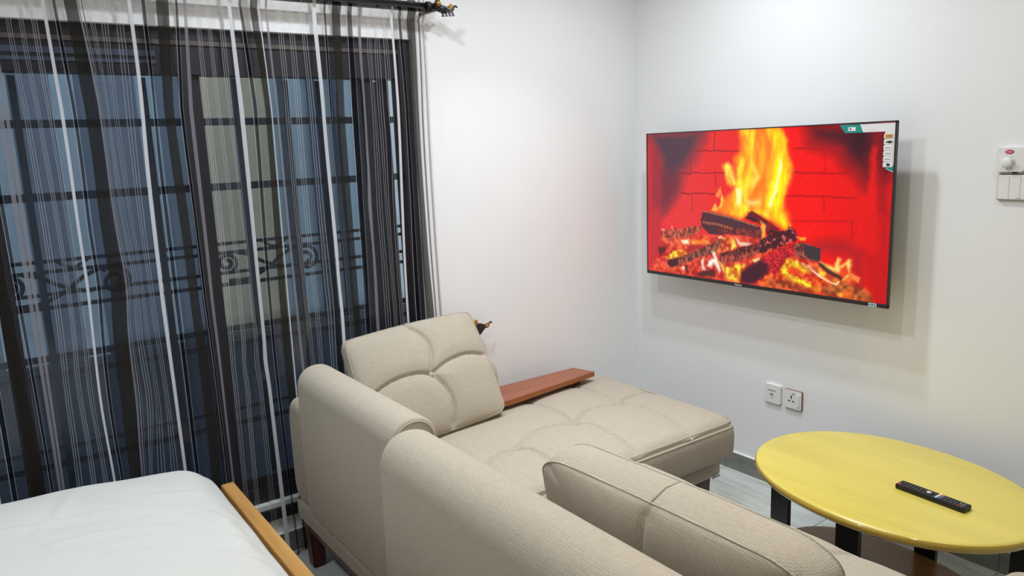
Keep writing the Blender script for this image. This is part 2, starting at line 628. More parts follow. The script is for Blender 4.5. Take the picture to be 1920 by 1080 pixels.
def scroll(cy):
    tube('scroll', spiral(cy+0.300, 1.183, 0.055, 1.6, PI*0.75, -1), 0.0080, 'darkmetal', gr, 8)
    tube('scroll', spiral(cy-0.022, 1.200, 0.040, 1.5, PI*1.6, 1), 0.0080, 'darkmetal', gr, 8)
    tube('scroll', smooth_line([(GX, cy-0.02, 1.128), (GX, cy+0.06, 1.130), (GX, cy+0.14, 1.165), (GX, cy+0.20, 1.210), (GX, cy+0.27, 1.240)]), 0.0075, 'darkmetal', gr, 8)
    tube('scroll', smooth_line([(GX, cy+0.015, 1.238), (GX, cy+0.07, 1.222), (GX, cy+0.12, 1.19), (GX, cy+0.20, 1.16), (GX, cy+0.25, 1.165)]), 0.0075, 'darkmetal', gr, 8)
    tube('scroll', smooth_line([(GX, cy+0.12, 1.276), (GX, cy+0.17, 1.247), (GX, cy+0.23, 1.276)]), 0.006, 'darkmetal', gr, 8)
scroll(-2.08)
scroll(-2.80)

# what lies beyond the window: a neighbouring wall across a narrow yard
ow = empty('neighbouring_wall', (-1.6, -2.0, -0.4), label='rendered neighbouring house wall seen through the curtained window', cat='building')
box('wall_section', (-1.8, -4.6, -0.4), (-1.5, -1.90, 3.2), 'out_grey', ow)
box('wall_section', (-1.8, -1.90, -0.4), (-1.52, -1.42, 3.2), 'out_beige', ow)
box('wall_section', (-1.8, -1.42, -0.4), (-1.5, 0.6, 3.2), 'out_blue', ow)
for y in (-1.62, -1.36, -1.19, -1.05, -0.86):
    tube('reflection_stripe', [(-1.46, y, -0.4), (-1.46, y, 3.2)], 0.026, 'out_dark', ow, 10)  # curtain stripes reflected in the glass, modelled as dark uprights outside
for y0, y1 in ((-2.86, -2.68), (-2.5, -2.40), (-2.12, -2.03)):
    box('pilaster', (-1.5, y0, -0.4), (-1.46, y1, 3.2), 'out_blue', ow)
box('dark_lower_band', (-1.5, -4.6, -0.4), (-1.40, 0.6, 0.62), 'out_lower', ow)  # added dark slab filling the lower part of the window view
box('yard_ground', (-4.0, -6, -0.5), (-TH, 2, -0.4), 'out_floor', kind='structure')

# ------------------------------------------------------------------ sheer striped curtain
STRIPES = [(-3.7422,-3.7333,'white'),(-3.7150,-3.7128,'thread'),(-3.7128,-3.7049,'black'),(-3.7049,-3.7038,'thread'),(-3.6822,-3.6501,'rib'),(-3.6493,-3.6447,'grey'),(-3.6404,-3.6382,'thread'),(-3.6382,-3.6354,'black'),(-3.6354,-3.6343,'thread'),(-3.6247,-3.6227,'thread'),(-3.6185,-3.6165,'thread'),(-3.6107,-3.6087,'thread'),(-3.5901,-3.5881,'thread'),(-3.5822,-3.5802,'thread'),(-3.5742,-3.5722,'thread'),(-3.5502,-3.5482,'thread'),(-3.5421,-3.5401,'thread'),(-3.5340,-3.5320,'thread'),(-3.5142,-3.5035,'white'),(-3.4764,-3.4742,'thread'),(-3.4742,-3.4636,'black'),(-3.4636,-3.4625,'thread'),(-3.4315,-3.3938,'rib'),(-3.3741,-3.3719,'thread'),(-3.3719,-3.3625,'black'),(-3.3625,-3.3614,'thread'),(-3.3432,-3.3325,'grey'),(-3.3014,-3.2994,'thread'),(-3.2960,-3.2940,'thread'),(-3.2887,-3.2867,'thread'),(-3.2633,-3.2613,'thread'),(-3.2578,-3.2558,'thread'),(-3.2523,-3.2503,'thread'),(-3.2171,-3.2151,'thread'),(-3.2096,-3.2076,'thread'),(-3.2021,-3.2001,'thread'),(-3.1814,-3.1681,'white'),(-3.1520,-3.1498,'thread'),(-3.1498,-3.1419,'black'),(-3.1419,-3.1408,'thread'),(-3.1193,-3.0871,'rib'),(-3.0864,-3.0817,'grey'),(-3.0774,-3.0752,'thread'),(-3.0752,-3.0724,'black'),(-3.0724,-3.0713,'thread'),(-3.0618,-3.0598,'thread'),(-3.0555,-3.0535,'thread'),(-3.0477,-3.0457,'thread'),(-3.0272,-3.0252,'thread'),(-3.0192,-3.0172,'thread'),(-3.0113,-3.0093,'thread'),(-2.9872,-2.9852,'thread'),(-2.9791,-2.9771,'thread'),(-2.9710,-2.9690,'thread'),(-2.9512,-2.9405,'white'),(-2.9135,-2.9113,'thread'),(-2.9112,-2.9006,'black'),(-2.9006,-2.8995,'thread'),(-2.8686,-2.8309,'rib'),(-2.8111,-2.8089,'thread'),(-2.8089,-2.7995,'black'),(-2.7995,-2.7984,'thread'),(-2.7802,-2.7696,'grey'),(-2.7658,-2.7576,'grey'),(-2.7223,-2.7203,'thread'),(-2.7167,-2.7147,'thread'),(-2.7097,-2.7077,'thread'),(-2.6855,-2.6835,'thread'),(-2.6798,-2.6778,'thread'),(-2.6740,-2.6720,'thread'),(-2.6509,-2.6489,'thread'),(-2.6451,-2.6431,'thread'),(-2.6378,-2.6358,'thread'),(-2.6162,-2.6073,'white'),(-2.5890,-2.5868,'thread'),(-2.5868,-2.5789,'black'),(-2.5789,-2.5778,'thread'),(-2.5563,-2.5242,'rib'),(-2.5234,-2.5187,'grey'),(-2.5144,-2.5122,'thread'),(-2.5122,-2.5095,'black'),(-2.5094,-2.5084,'thread'),(-2.4988,-2.4968,'thread'),(-2.4925,-2.4905,'thread'),(-2.4847,-2.4827,'thread'),(-2.4642,-2.4622,'thread'),(-2.4562,-2.4542,'thread'),(-2.4483,-2.4463,'thread'),(-2.4242,-2.4222,'thread'),(-2.4161,-2.4141,'thread'),(-2.4080,-2.4060,'thread'),(-2.3882,-2.3776,'white'),(-2.3505,-2.3483,'thread'),(-2.3483,-2.3377,'black'),(-2.3377,-2.3366,'thread'),(-2.3056,-2.2679,'rib'),(-2.2481,-2.2459,'thread'),(-2.2459,-2.2365,'black'),(-2.2365,-2.2354,'thread'),(-2.2172,-2.2066,'grey'),(-2.1754,-2.1734,'thread'),(-2.1700,-2.1680,'thread'),(-2.1628,-2.1608,'thread'),(-2.1373,-2.1353,'thread'),(-2.1318,-2.1298,'thread'),(-2.1263,-2.1243,'thread'),(-2.0912,-2.0892,'thread'),(-2.0837,-2.0817,'thread'),(-2.0762,-2.0742,'thread'),(-2.0554,-2.0421,'white'),(-2.0155,-2.0133,'thread'),(-2.0133,-2.0028,'black'),(-2.0028,-2.0017,'thread'),(-1.9717,-1.9441,'rib'),(-1.9398,-1.9358,'white'),(-1.9152,-1.9062,'grey'),(-1.8748,-1.8728,'thread'),(-1.8677,-1.8657,'thread'),(-1.8605,-1.8585,'thread'),(-1.8358,-1.8338,'thread'),(-1.8275,-1.8255,'thread'),(-1.8192,-1.8172,'thread'),(-1.7920,-1.7900,'thread'),(-1.7857,-1.7837,'thread'),(-1.7772,-1.7752,'thread'),(-1.7507,-1.7378,'white'),(-1.7119,-1.7097,'thread'),(-1.7097,-1.7010,'black'),(-1.7010,-1.6999,'thread'),(-1.6791,-1.6471,'rib'),(-1.6213,-1.6191,'thread'),(-1.6191,-1.6010,'black'),(-1.6010,-1.5999,'thread'),(-1.5760,-1.5611,'grey'),(-1.5355,-1.5335,'thread'),(-1.5274,-1.5254,'thread'),(-1.5192,-1.5172,'thread'),(-1.5028,-1.5008,'thread'),(-1.4946,-1.4926,'thread'),(-1.4863,-1.4843,'thread'),(-1.4697,-1.4677,'thread'),(-1.4613,-1.4593,'thread'),(-1.4530,-1.4510,'thread'),(-1.4291,-1.4170,'white'),(-1.3913,-1.3891,'thread'),(-1.3891,-1.3742,'black'),(-1.3742,-1.3731,'thread'),(-1.3470,-1.3031,'rib'),(-1.2877,-1.2855,'thread'),(-1.2855,-1.2777,'black'),(-1.2777,-1.2766,'thread'),(-1.2662,-1.2585,'grey')]
CURX, CUR_Z1, CUR_Z0, ROD_Z = 0.056, 2.232, 0.012, 2.182
def curtain():
    names = ['sheer', 'white', 'black', 'rib', 'grey', 'thread', 'hem']
    mlist = ['sheer', 'c_white', 'c_black', 'c_rib', 'c_grey', 'c_thread', 'hem']
    cols = []           # (y, type of the strip to the right)
    cur = -3.70
    def strip(a, b, t, step):
        n = max(1, int(math.ceil((b-a)/step)))
        for i in range(n):
            cols.append((a+(b-a)*i/n, t))
    for a, b, t in STRIPES:
        if b < -3.69:
            continue
        a = max(a, cur)
        if a > cur:
            strip(cur, a, 'sheer', 0.012)
        strip(a, b, t, 0.010)
        cur = b
    strip(cur, -1.209, 'sheer', 0.012)
    cols.append((-1.209, 'end'))
    zs = [CUR_Z1, ROD_Z+0.030, ROD_Z+0.018, ROD_Z, ROD_Z-0.018, ROD_Z-0.045, ROD_Z-0.052]
    z = ROD_Z-0.08
    while z > CUR_Z0:
        zs.append(z)
        z -= 0.036
    zs.append(CUR_Z0)
    rnd = random.Random(7)
    kinks = [(rnd.uniform(-3.6, -1.25), rnd.uniform(0.2, 1.9), rnd.uniform(0.03, 0.08), rnd.uniform(0.05, 0.2), rnd.uniform(-0.008, 0.008)) for _ in range(60)]
    kinks += [(-2.49, 1.25, 0.05, 0.35, 0.018), (-2.50, 0.75, 0.06, 0.2, 0.02), (-2.46, 0.45, 0.05, 0.2, -0.022), (-2.50, 1.85, 0.03, 0.2, 0.012)]
    ys = np.array([c[0] for c in cols])
    rows = []
    for z in zs:
        h = (ROD_Z-z)/ROD_Z
        y = ys.copy()
        g = min(1.0, max(0.0, (ROD_Z-0.05-z)/0.35))
        # folds : deeper towards the hem
        fold = 0.013*np.sin(ys*21.0+0.6*math.sin(1.7*z))+0.008*np.sin(ys*47.0+1.3+0.8*math.sin(1.1*z+1))+0.004*np.sin(ys*95+z)
        x = CURX+fold*(0.35+0.65*g)
        y = y+0.006*g*np.sin(ys*33+2.1*z)+0.004*g*np.sin(ys*12-3.1*z)-0.012*(1-g)*np.sin(ys*9)
        # gathered to the right-hand edge: fabric swings in below the rod
        for ky, kz, wy, wz, am in kinks:
            w = np.exp(-((ys-ky)/wy)**2)*math.exp(-((z-kz)/wz)**2)
            y = y+am*w
            x = x+1.1*abs(am)*w*np.sin((ys-ky)/wy*6)
        x = np.clip(x, 0.030, 0.083)
        if z > ROD_Z-0.047:
            x = CURX+0.004*np.sin(ys*60)
            x = x+(0.016 if abs(z-ROD_Z) < 0.02 else 0.004)
        rows.append([(float(x[i]), float(y[i]), z) for i in range(len(ys))])
    n = len(cols)
    verts = [p for r in rows for p in r]
    faces, fm = [], []
    for r in range(len(rows)-1):
        zmid = (zs[r]+zs[r+1])/2
        for i in range(n-1):
            t = cols[i][1]
            if t == 'sheer' and zmid > ROD_Z-0.047:
                t = 'hem'
            faces.append((r*n+i, r*n+i+1, (r+1)*n+i+1, (r+1)*n+i))
            fm.append(names.index(t))
    return mesh('sheer_curtain', verts, faces, None, None, True, fm, mlist,
                label='sheer voile curtain with white, black and ribbed brown vertical stripes', cat='curtain')
curtain()

# curtain rod with a cast finial
def finial(parent, o, s, mat='gunmetal'):
    """cast hand-shaped finial growing along +y from point o"""
    ox, oy, oz = o
    f = empty('finial', o)
    attach(f, parent)
    q = lambda x, y, z: (ox+x*s, oy+y*s, oz+z*s)
    tube('collar', [q(0, -.010, 0), q(0, .006, 0), q(0, .008, 0), q(0, .020, 0)], [.016*s, .016*s, .012*s, .012*s], mat, f, 14)
    tube('palm', [q(0, .016, 0), q(0.004, .034, -.004), q(.006, .052, -.008), q(.006, .068, -.012), q(.004, .078, -.013)], [.010*s, .013*s, .014*s, .012*s, .006*s], mat, f, 14)
    for k, dx in enumerate((-.012, -.003, .006, .014)):
        pts = smooth_line([q(dx, .036+.004*k, .002), q(dx+.008, .050+.006*k, -.006), q(dx+.010, .060+.009*k, -.022), q(dx+.010, .062+.010*k, -.034)], 4)
        tube('finger', pts, [.0042*s]*(len(pts)-2)+[.0060*s, .0040*s], 'silver', f, 8)
    sp = []
    for i in range(34):
        t = i/33
        a = 2*PI*1.35*t+PI
        r = .010*s*(1-.72*t)
        sp.append((ox+.012*s, oy+.088*s+r*math.cos(a), oz+.004*s+r*math.sin(a)))
    tube('curl', sp, .0030*s, 'gold', f, 7)
    tube('tip', smooth_line([q(.008, .072, -.010), q(.010, .094, -.010), q(.010, .104, .002), q(.010, .112, .006), q(.010, .118, .000)], 5), [.0055*s]*8+[.004*s]*6+[.0035*s]*5+[.0025*s, .002*s], mat, f, 8)
    rs = empty('rosette', q(.018, .028, .008))
    attach(rs, f)
    c = q(.016, .030, .008)
    for k in range(6):
        a = 2*PI*k/6
        ball('petal', (c[0], c[1]+.010*s*math.cos(a), c[2]+.010*s*math.sin(a)), .0060*s, mat, rs, (.8, 1, 1), 8)
    ball('boss', (c[0]+.006*s, c[1], c[2]), .0095*s, 'gold', rs, (1, 1, 1), 12)
    ball('bead', q(.016, .014, .026), .0065*s, 'gold', f, (1, 1, 1), 10)
    return f

rod = empty('curtain_rod', (CURX+0.02, -2.4, ROD_Z), label='black double curtain rod with a cast black and gold finial', cat='curtain rod')
tube('pole', [(0.094, -3.75, ROD_Z), (0.094, -1.268, ROD_Z)], 0.0125, 'rod', rod, 16)
tube('rear_pole', [(0.060, -3.75, ROD_Z-0.010), (0.060, -1.245, ROD_Z-0.010)], 0.0090, 'rod', rod, 12)
box('bracket', (0.0, -1.262, ROD_Z-0.022), (0.110, -1.240, ROD_Z-0.012), 'gunmetal', rod, 0.003)
finial(rod, (0.094, -1.266, ROD_Z), 1.1)

# holdback on the wall beside the window
hb = empty('curtain_holdback', (0.0, -1.10, 0.795), label='small black and gold cast curtain holdback on the wall behind the cushion', cat='curtain holdback')
tube('wall_stem', [(0.0, -1.11, 0.795), (0.045, -1.10, 0.795)], 0.008, 'gunmetal', hb, 10)
prism('leaf', [(-1.125, 0.812), (-1.09, 0.817), (-1.062, 0.815), (-1.038, 0.806), (-1.036, 0.792), (-1.05, 0.780), (-1.068, 0.764), (-1.10, 0.742), (-1.118, 0.745)], 0, 0.042, 0.060, 'gunmetal', hb, 0.003)
def curl_pts(x, cy, cz, r, turns, a0, sgn):
    out = []
    for i in range(31):
        t = i/30
        a = a0+sgn*2*PI*turns*t
        rr = r*(1-0.7*t)
        out.append((x, cy+rr*math.cos(a), cz+rr*math.sin(a)))
    return out
tube('curl', curl_pts(0.060, -1.096, 0.825, 0.013, 1.3, -PI*0.4, 1), 0.0042, 'gold', hb, 7)
tube('curl', curl_pts(0.060, -1.032, 0.805, 0.010, 1.3, -PI*0.8, 1), 0.0034, 'gold', hb, 7)
tube('tip', smooth_line([(0.052, -1.045, 0.795), (0.052, -1.025, 0.793), (0.052, -1.015, 0.806), (0.052, -1.005, 0.812), (0.052, -0.998, 0.806)], 5), [.006]*10+[.004]*8+[.003]*3, 'gunmetal', hb, 7)
ball('bead', (0.064, -1.096, 0.826), 0.006, 'gold', hb)

# ------------------------------------------------------------------ television
TX0, TX1, TZ0, TZ1, TY = 0.193, 1.447, 0.946, 1.645, -0.12
tv = empty('television', (0.82, -0.1, TZ0), label='large flat wall-mounted television showing a log fire', cat='television')
bez = 0.006
box('housing', (TX0, TY+0.002, TZ0), (TX1, TY+0.012, TZ1), 'bezel', tv, 0.003)
box('rear_body', (0.36, TY+0.012, 0.985), (1.28, TY+0.075, 1.42), 'black', tv, 0.012)
box('wall_bracket', (0.62, TY+0.075, 1.08), (1.02, -0.001, 1.36), 'leg', tv)
box('bezel_side', (TX0, TY-0.005, TZ0), (TX0+0.005, TY+0.004, TZ1), 'bezel', tv)
box('bezel_side', (TX1-0.006, TY-0.005, TZ0), (TX1, TY+0.004, TZ1), 'bezel', tv)
box('bezel_top', (TX0, TY-0.005, TZ1-0.005), (TX1, TY+0.004, TZ1), 'bezel', tv)
box('bezel_bottom', (TX0, TY-0.006, TZ0), (TX1, TY+0.004, TZ0+0.016), 'bezel', tv, 0.002)
# the picture: a fine vertex-coloured grid that glows
SX0, SX1, SZ0, SZ1 = 0.198, 1.441, 0.962, 1.640
SHAPES = [
('P',[(0.007,-0.029),(0.294,-0.025),(0.278,0.056),(0.236,0.174),(0.179,0.284),(0.161,0.384),(0.101,0.514),(0.067,0.568),(0.066,0.196),(0.03,0.087),(0.006,0.003)],(74,56,70),0.075,0.95,0),
('P',[(0.066,0.259),(0.161,0.284),(0.161,0.384),(0.129,0.48),(0.072,0.568)],(125,42,58),0.06,0.8,0),
('P',[(0.707,-0.023),(0.725,0.092),(0.825,0.147),(0.848,0.218),(0.89,0.268),(0.92,0.337),(0.936,0.307),(0.934,0.112),(0.93,-0.013)],(70,14,30),0.075,0.95,0),
('P',[(0.88,0.002),(0.928,-0.003),(0.932,0.17),(0.907,0.17),(0.868,0.084)],(42,14,28),0.06,0.8,0),
('P',[(0.943,0.017),(0.99,0.002),(0.998,0.277),(0.973,0.335),(0.95,0.258)],(105,8,24),0.03,0.9,0),
('P',[(0.952,0.277),(0.98,0.306),(0.985,0.491),(0.961,0.493)],(150,4,22),0.03,0.8,0),
('P',[(0.001,-0.011),(0.026,0.067),(0.059,0.107),(0.07,0.323),(0.072,0.568),(0.004,0.573)],(160,42,55),0.02,0.9,0),
('P',[(0.006,0.066),(0.023,0.08),(0.024,0.572),(0.006,0.573)],(190,48,60),0.012,0.8,0),
('P',[(0.004,0.534),(0.072,0.529),(0.071,0.869),(0.052,0.953),(0.017,1),(0.002,0.996)],(196,42,52),0.02,0.9,0),
('P',[(0.931,0.127),(0.948,0.127),(0.947,0.258),(0.951,0.493),(0.919,0.496),(0.923,0.356),(0.929,0.238)],(232,14,14),0.014,0.9,0),
('P',[(0.915,0.496),(0.962,0.492),(0.971,0.712),(0.942,0.717),(0.919,0.796),(0.919,0.656)],(226,8,14),0.02,0.8,0),
('P',[(0.962,0.492),(0.997,0.49),(1,0.994),(0.979,0.999),(0.971,0.712)],(186,6,24),0.03,0.8,0),
('P',[(0.917,0.721),(0.971,0.712),(0.994,0.995),(0.952,1.006),(0.937,0.869)],(196,6,16),0.03,0.8,0),
('P',[(0.725,0.7),(0.792,0.657),(0.85,0.649),(0.882,0.677),(0.917,0.721),(0.919,0.905),(0.887,0.846),(0.871,0.745),(0.774,0.744)],(165,22,34),0.04,0.75,0),
('L',[(0.235,0.129),(0.578,0.134)],(150,24,34),0.007,0.75,0),
('L',[(0.17,0.279),(0.381,0.274)],(150,24,34),0.007,0.75,0),
('L',[(0.537,0.275),(0.562,0.276)],(150,24,34),0.007,0.75,0),
('L',[(0.179,0.417),(0.334,0.415)],(150,24,34),0.007,0.75,0),
('L',[(0.337,0.007),(0.338,0.127)],(150,24,34),0.006,0.7,0),
('L',[(0.223,0.18),(0.224,0.277)],(150,24,34),0.006,0.7,0),
('L',[(0.341,0.282),(0.342,0.359)],(150,24,34),0.006,0.7,0),
('L',[(0.23,0.424),(0.231,0.529)],(150,24,34),0.006,0.7,0),
('L',[(0.667,0.13),(0.831,0.133)],(178,2,10),0.008,0.75,0),
('L',[(0.663,0.273),(0.878,0.272)],(178,2,10),0.008,0.75,0),
('L',[(0.638,0.416),(0.757,0.411),(0.89,0.414)],(178,2,10),0.008,0.75,0),
('L',[(0.775,0.143),(0.777,0.258)],(178,2,10),0.006,0.6,0),
('L',[(0.779,0.416),(0.782,0.508)],(178,2,10),0.006,0.6,0),
('L',[(0.662,0.567),(0.879,0.547)],(178,2,10),0.008,0.5,0),
('L',[(0.876,0.559),(0.88,0.661)],(178,2,10),0.008,0.5,0),
('P',[(0.007,0.995),(0.052,0.899),(0.072,0.803),(0.166,0.744),(0.281,0.704),(0.405,0.682),(0.614,0.672),(0.621,1.052),(0.367,1.029),(0.147,1.013)],(214,52,46),0.02,0.95,1),
('P',[(0.549,0.726),(0.693,0.705),(0.775,0.801),(0.855,0.853),(0.887,0.846),(0.919,0.905),(0.948,0.953),(0.952,1.006),(0.759,1.023),(0.553,1.013)],(226,60,30),0.02,0.95,1),
('P',[(0.778,0.949),(0.856,0.908),(0.92,0.927),(0.951,0.963),(0.952,1.004),(0.858,0.997),(0.792,0.991)],(150,84,40),0.015,0.8,2),
('P',[(0.576,0.946),(0.669,0.938),(0.758,0.982),(0.731,1),(0.576,0.995)],(150,70,40),0.02,0.7,2),
('P',[(0.436,-0.014),(0.449,0.061),(0.445,0.129),(0.422,0.183),(0.433,0.293),(0.429,0.363),(0.405,0.405),(0.377,0.449),(0.358,0.5),(0.334,0.531),(0.388,0.555),(0.454,0.574),(0.49,0.539),(0.506,0.51),(0.548,0.544),(0.588,0.578),(0.635,0.626),(0.663,0.61),(0.654,0.525),(0.634,0.481),(0.637,0.408),(0.653,0.342),(0.665,0.265),(0.66,0.21),(0.647,0.162),(0.638,0.079),(0.612,-0.006)],(255,156,26),0.022,0.95,3),
('P',[(0.371,0.227),(0.399,0.21),(0.416,0.231),(0.43,0.321),(0.438,0.355),(0.41,0.363),(0.391,0.343),(0.385,0.28)],(255,214,70),0.016,0.95,3),
('P',[(0.558,-0.004),(0.582,0.082),(0.598,0.167),(0.587,0.265),(0.569,0.365),(0.56,0.472),(0.587,0.551),(0.639,0.619),(0.655,0.597),(0.622,0.508),(0.629,0.395),(0.646,0.304),(0.657,0.233),(0.635,0.168),(0.632,0.078),(0.604,-0)],(255,238,8),0.02,0.95,3),
('P',[(0.466,0.005),(0.502,0.001),(0.511,0.065),(0.495,0.164),(0.505,0.252),(0.493,0.367),(0.475,0.437),(0.461,0.362),(0.478,0.252),(0.468,0.15),(0.48,0.076)],(255,206,30),0.02,0.85,3),
('P',[(0.45,0.173),(0.464,0.191),(0.451,0.293),(0.47,0.368),(0.476,0.478),(0.499,0.511),(0.552,0.5),(0.57,0.532),(0.596,0.57),(0.526,0.536),(0.49,0.525),(0.447,0.564),(0.416,0.546),(0.43,0.467),(0.443,0.369),(0.437,0.279)],(255,232,40),0.018,0.9,3),
('P',[(0.497,0.198),(0.513,0.238),(0.536,0.292),(0.523,0.326),(0.506,0.38),(0.492,0.327),(0.509,0.279)],(255,240,90),0.018,0.8,0),
('P',[(0.617,0.171),(0.622,0.232),(0.609,0.33),(0.596,0.41),(0.59,0.484),(0.571,0.485),(0.581,0.418),(0.6,0.311),(0.609,0.226)],(252,255,190),0.008,0.95,0),
('P',[(0.433,0.373),(0.461,0.386),(0.46,0.458),(0.451,0.501),(0.436,0.46)],(248,255,190),0.01,0.9,0),
('P',[(0.48,0.45),(0.54,0.447),(0.541,0.481),(0.485,0.484)],(255,255,150),0.018,0.7,0),
('P',[(0.352,0.386),(0.364,0.365),(0.367,0.407),(0.355,0.443),(0.34,0.423)],(255,150,70),0.006,0.9,0),
('P',[(0.367,0.407),(0.382,0.456),(0.368,0.5),(0.348,0.516),(0.363,0.464)],(255,200,80),0.006,0.9,0),
('P',[(0.343,0.473),(0.351,0.53),(0.324,0.532)],(255,190,60),0.005,0.9,0),
('P',[(0.072,0.699),(0.175,0.665),(0.272,0.634),(0.281,0.661),(0.255,0.701),(0.156,0.747),(0.076,0.789)],(186,84,66),0.004,1,4),
('P',[(0.28,0.531),(0.343,0.546),(0.423,0.569),(0.474,0.586),(0.531,0.609),(0.546,0.627),(0.547,0.687),(0.483,0.679),(0.405,0.682),(0.344,0.693),(0.315,0.689),(0.28,0.644),(0.273,0.594)],(78,40,50),0.003,1,0),
('P',[(0.404,0.634),(0.546,0.63),(0.547,0.69),(0.475,0.679),(0.364,0.681),(0.356,0.658)],(150,52,46),0.015,0.7,4),
('L',[(0.282,0.534),(0.343,0.552),(0.424,0.574),(0.482,0.594),(0.527,0.612)],(214,124,84),0.008,0.8,90),
('L',[(0.29,0.612),(0.347,0.62),(0.42,0.643)],(206,118,78),0.012,0.75,70),
('P',[(0.474,0.564),(0.5,0.513),(0.526,0.535),(0.614,0.618),(0.614,0.634),(0.572,0.673),(0.556,0.619),(0.53,0.592)],(112,26,34),0.003,1,0),
('P',[(0.476,0.565),(0.487,0.544),(0.519,0.564),(0.53,0.592),(0.508,0.583)],(66,24,36),0.004,1,0),
('P',[(0.57,0.582),(0.612,0.622),(0.594,0.642),(0.572,0.681)],(120,24,34),0.004,1,4),
('P',[(0.542,0.579),(0.551,0.59),(0.564,0.605),(0.562,0.679),(0.549,0.694),(0.547,0.653),(0.54,0.614)],(255,206,90),0.008,0.95,3),
('P',[(0.077,0.743),(0.156,0.747),(0.175,0.775),(0.115,0.81),(0.072,0.803)],(214,58,60),0.01,0.9,1),
('P',[(0.055,0.819),(0.096,0.806),(0.093,0.839),(0.059,0.871)],(84,26,34),0.008,0.95,0),
('P',[(0.093,0.879),(0.138,0.831),(0.202,0.827),(0.209,0.847),(0.161,0.878),(0.11,0.899)],(250,186,50),0.008,0.95,1),
('P',[(0.179,0.755),(0.218,0.744),(0.22,0.776),(0.188,0.778)],(255,250,205),0.008,0.95,0),
('P',[(0.22,0.751),(0.298,0.723),(0.319,0.751),(0.277,0.77),(0.238,0.774)],(255,150,60),0.01,0.95,3),
('P',[(0.215,0.785),(0.298,0.767),(0.255,0.814),(0.211,0.833)],(170,36,46),0.008,0.9,0),
('P',[(0.107,0.908),(0.161,0.873),(0.255,0.815),(0.344,0.734),(0.379,0.707),(0.373,0.759),(0.349,0.811),(0.281,0.851),(0.22,0.897),(0.166,0.939),(0.131,0.965),(0.111,0.943)],(146,76,62),0.003,1,4),
('P',[(0.105,0.915),(0.163,0.88),(0.159,0.925),(0.134,0.962),(0.111,0.945)],(72,28,34),0.004,1,0),
('P',[(0.377,0.71),(0.429,0.722),(0.457,0.746),(0.406,0.784),(0.365,0.821),(0.349,0.811),(0.365,0.76)],(226,96,54),0.012,0.95,1),
('P',[(0.41,0.777),(0.421,0.698),(0.43,0.709),(0.437,0.755),(0.418,0.782)],(255,196,70),0.008,0.95,3),
('P',[(0.437,0.701),(0.46,0.733),(0.498,0.72),(0.487,0.742),(0.457,0.752),(0.443,0.731)],(255,240,215),0.01,0.95,0),
('P',[(0.356,0.706),(0.375,0.697),(0.379,0.71),(0.365,0.717)],(255,240,200),0.006,0.9,0),
('P',[(0.365,0.821),(0.453,0.765),(0.539,0.714),(0.586,0.662),(0.615,0.632),(0.662,0.617),(0.647,0.718),(0.616,0.734),(0.522,0.798),(0.446,0.852),(0.366,0.894)],(104,44,42),0.003,1,4),
('P',[(0.366,0.845),(0.445,0.807),(0.522,0.766),(0.615,0.695),(0.615,0.734),(0.522,0.798),(0.446,0.852),(0.368,0.894)],(206,84,66),0.012,0.7,4),
('P',[(0.537,0.703),(0.572,0.675),(0.601,0.634),(0.647,0.624),(0.653,0.6),(0.667,0.604),(0.681,0.631),(0.689,0.666),(0.647,0.715),(0.573,0.771),(0.538,0.782)],(70,22,34),0.003,1,5),
('P',[(0.458,0.926),(0.544,0.814),(0.616,0.734),(0.619,0.881),(0.575,0.924),(0.509,0.995),(0.459,0.991)],(216,40,46),0.004,1,6),
('P',[(0.57,0.789),(0.629,0.732),(0.676,0.7),(0.695,0.705),(0.684,0.776),(0.648,0.8),(0.624,0.876),(0.571,0.923)],(222,40,50),0.006,1,6),
('P',[(0.456,0.927),(0.485,0.895),(0.547,0.831),(0.578,0.854),(0.575,0.914),(0.51,0.994),(0.459,0.991)],(66,22,40),0.014,1,0),
('P',[(0.669,0.708),(0.693,0.688),(0.72,0.7),(0.777,0.72),(0.774,0.802),(0.72,0.794),(0.684,0.783)],(150,74,62),0.003,1,4),
('P',[(0.709,0.704),(0.776,0.723),(0.772,0.802),(0.734,0.793),(0.714,0.765)],(64,46,56),0.004,1,0),
('P',[(0.713,0.789),(0.771,0.801),(0.775,0.823),(0.748,0.823),(0.713,0.8)],(206,52,52),0.01,0.9,1),
('P',[(0.771,0.806),(0.785,0.81),(0.823,0.854),(0.856,0.88),(0.85,0.898),(0.803,0.863),(0.77,0.824)],(70,36,34),0.004,1,0),
('P',[(0.645,0.802),(0.677,0.8),(0.721,0.834),(0.745,0.863),(0.721,0.88),(0.696,0.862),(0.664,0.844),(0.652,0.882),(0.705,0.919),(0.777,0.963),(0.758,0.986),(0.716,0.957),(0.651,0.93),(0.617,0.901)],(255,196,36),0.012,0.95,1),
('P',[(0.657,0.863),(0.696,0.862),(0.693,0.886),(0.661,0.892)],(246,70,20),0.012,0.9,0),
('P',[(0.681,0.806),(0.727,0.824),(0.776,0.869),(0.784,0.896),(0.763,0.883),(0.721,0.839)],(255,222,170),0.008,0.9,1),
('P',[(0.762,0.843),(0.789,0.855),(0.843,0.889),(0.844,0.917),(0.834,0.93),(0.804,0.908),(0.777,0.892)],(244,110,50),0.008,0.95,1),
('L',[(0.742,0.853),(0.777,0.892),(0.804,0.911),(0.834,0.927),(0.842,0.909)],(255,226,186),0.006,0.9,0),
('P',[(0.775,0.801),(0.795,0.815),(0.822,0.82),(0.833,0.761),(0.844,0.766),(0.845,0.81),(0.854,0.803),(0.868,0.762),(0.878,0.765),(0.88,0.82),(0.875,0.876),(0.856,0.898),(0.873,0.849),(0.864,0.806),(0.846,0.855),(0.824,0.849),(0.802,0.835)],(255,226,110),0.011,0.95,0),
